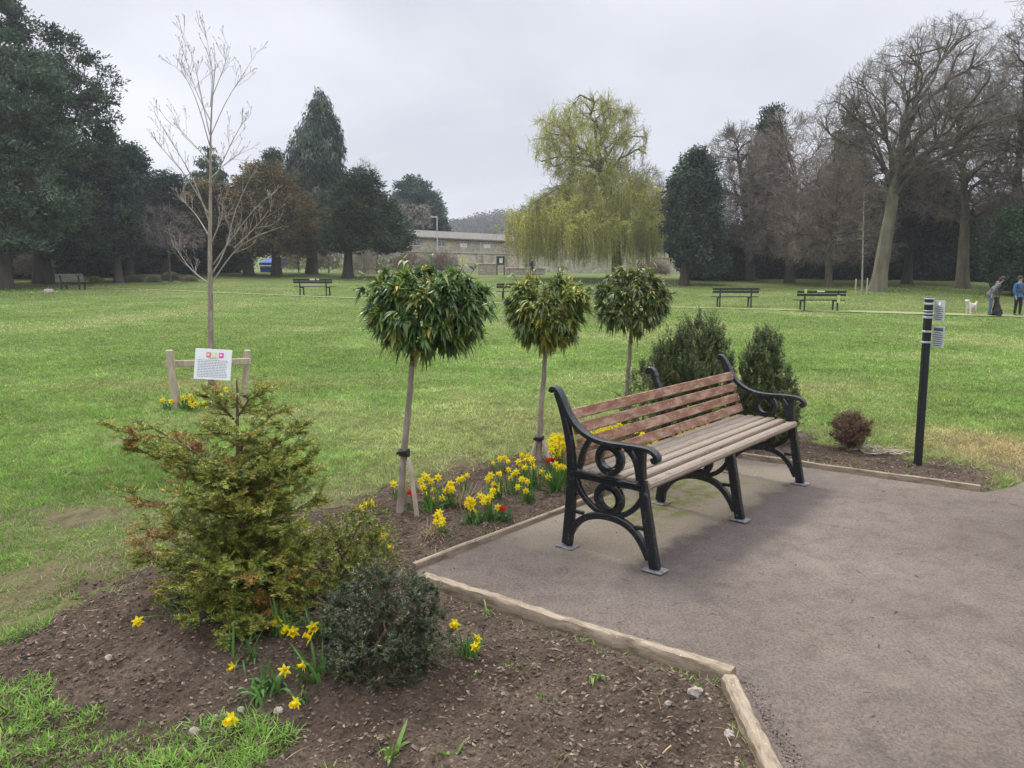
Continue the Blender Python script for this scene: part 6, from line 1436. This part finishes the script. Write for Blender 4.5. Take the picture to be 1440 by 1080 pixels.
def dog(px, v, Y, s, rz, label, col, sit=False, curly=0.):
    p = at(px, v, Y); z = tz(p[0], Y); t = thing('dog', label, 'dog', (p[0], Y, z), rz); m = surf('fur_%d' % px, tuple(x*.8 for x in col), col, 30, .95, 1., .02, vcol=False)
    if not sit:
        J = [(0, .22, .42, .10), (0, .0, .41, .105), (0, -.20, .43, .125), (0, -.32, .55, .075), (0, -.38, .66, .08), (0, -.50, .635, .045), (0, -.555, .625, .032),
             (.075, -.22, .30, .052), (.08, -.20, .15, .034), (.08, -.22, .03, .036), (-.075, -.22, .30, .052), (-.08, -.20, .15, .034), (-.08, -.22, .03, .036),
             (.075, .22, .31, .066), (.08, .17, .21, .040), (.08, .27, .13, .028), (.08, .25, .03, .034), (-.075, .22, .31, .066), (-.08, .17, .21, .040), (-.08, .27, .13, .028), (-.08, .25, .03, .034), (0, .33, .50, .03), (0, .40, .60, .028)]
        E = [(0, 1), (1, 2), (2, 3), (3, 4), (4, 5), (5, 6), (2, 7), (7, 8), (8, 9), (2, 10), (10, 11), (11, 12), (0, 13), (13, 14), (14, 15), (15, 16), (0, 17), (17, 18), (18, 19), (19, 20), (0, 21), (21, 22)]
    else:
        J = [(0, .18, .16, .13), (0, .10, .30, .125), (0, -.04, .48, .125), (0, -.10, .62, .08), (0, -.13, .74, .085), (0, -.25, .72, .048), (0, -.31, .71, .036),
             (.085, -.10, .36, .052), (.09, -.12, .20, .038), (.09, -.16, .03, .042), (-.085, -.10, .36, .052), (-.09, -.12, .20, .038), (-.09, -.16, .03, .042),
             (.12, .10, .14, .085), (.13, -.04, .13, .05), (.13, .06, .05, .036), (.13, -.08, .03, .036), (-.12, .10, .14, .085), (-.13, -.04, .13, .05), (-.13, .06, .05, .036), (-.13, -.08, .03, .036), (0, .34, .07, .03), (0, .50, .05, .022)]
        E = [(0, 1), (1, 2), (2, 3), (3, 4), (4, 5), (5, 6), (2, 7), (7, 8), (8, 9), (2, 10), (10, 11), (11, 12), (0, 13), (13, 14), (14, 15), (15, 16), (0, 17), (17, 18), (18, 19), (19, 20), (0, 21), (21, 22)]
    J = [tuple(q*s for q in j) for j in J]; bo = skin_body('body', J, E, m, t, None, root=1)
    if curly:
        tx = bpy.data.textures.new('curl', 'CLOUDS'); tx.noise_scale = .05; d = bo.modifiers.new('curl', 'DISPLACE'); d.texture = tx; d.strength = curly; d.mid_level = .4
    hd = np.array(J[4][:3]); ns = np.array(J[6][:3])
    for sx in (-1, 1):
        Q = MB(); Q.blob(hd+np.array([sx*.075, .01, -.02])*s, np.array([.022, .045, .065])*s, 10, 7, .05); _local(Q, 'ear', m, bo)
    Q = MB(); Q.blob(ns+np.array([0, -.03, .008])*s, np.array([.016, .012, .012])*s, 8, 6, 0)
    for sx in (-1, 1): Q.blob(hd+np.array([sx*.035, -.075, .02])*s, np.array([.01, .01, .01])*s, 8, 6, 0)
    _local(Q, 'nose_and_eyes', MIRON, bo)
dog(1365, 444.5, 31.3, .88, math.radians(-60), 'small white curly dog standing on the footpath looking left', (.72, .68, .60), False, .03)
dog(1401, 444, 30.8, 1.0, math.radians(165), 'black dog sitting beside the bending person', (.018, .018, .02), True)
# distant walker by the low wall
person(748, 384, 69.5, 1.6, .5, 'distant person in dark clothes standing by the low stone wall', (.05, .05, .06), (.03, .03, .04), 0)

# ================================================================== wooded hill and haze
def wood():
    g = np.random.default_rng(90); n = 4200; x = g.uniform(-260, 300, n); y = g.uniform(240, 480, n); z = ter(x, y); k = z > 9; x, y, z = x[k], y[k], z[k]; n = len(x)
    per = 60; s = g.uniform(3, 6, n); B = np.repeat(np.stack([x, y, z+s*.6], 1), per, 0)+np.clip(g.normal(0, 1, (n*per, 3)), -1.5, 1.5)*np.repeat(s, per)[:, None]*.42
    c = np.repeat(np.array([(.06, .06, .045), (.045, .055, .04), (.09, .08, .06)])[g.integers(0, 3, n)], per, 0)*g.uniform(.7, 1.3, (n*per, 1))
    tag(MB().cards(B, g.normal(0, 1, (n*per, 3)), 1.5, .9, c).build('distant_woodland', MCON), 'blue hazy woodland covering the hill beyond the stone building', 'woodland', kind='stuff')
wood()
def haze():
    M_ = MB(); M_.box((0, 395, 29), (1238, 915, 62), bev=.01); m = bpy.data.materials.new('park_haze'); m.use_nodes = True; nt = m.node_tree; nt.nodes.clear()
    o_ = N(nt, 'ShaderNodeOutputMaterial'); v = N(nt, 'ShaderNodeVolumePrincipled'); v.inputs['Density'].default_value = .00065; v.inputs['Color'].default_value = (.90, .93, .98, 1); v.inputs['Anisotropy'].default_value = .2
    nt.links.new(v.outputs[0], o_.inputs['Volume']); o = M_.build('haze', m, smooth=False); tag(o, 'thin pale haze in the air over the whole park', 'haze', kind='stuff')
haze()
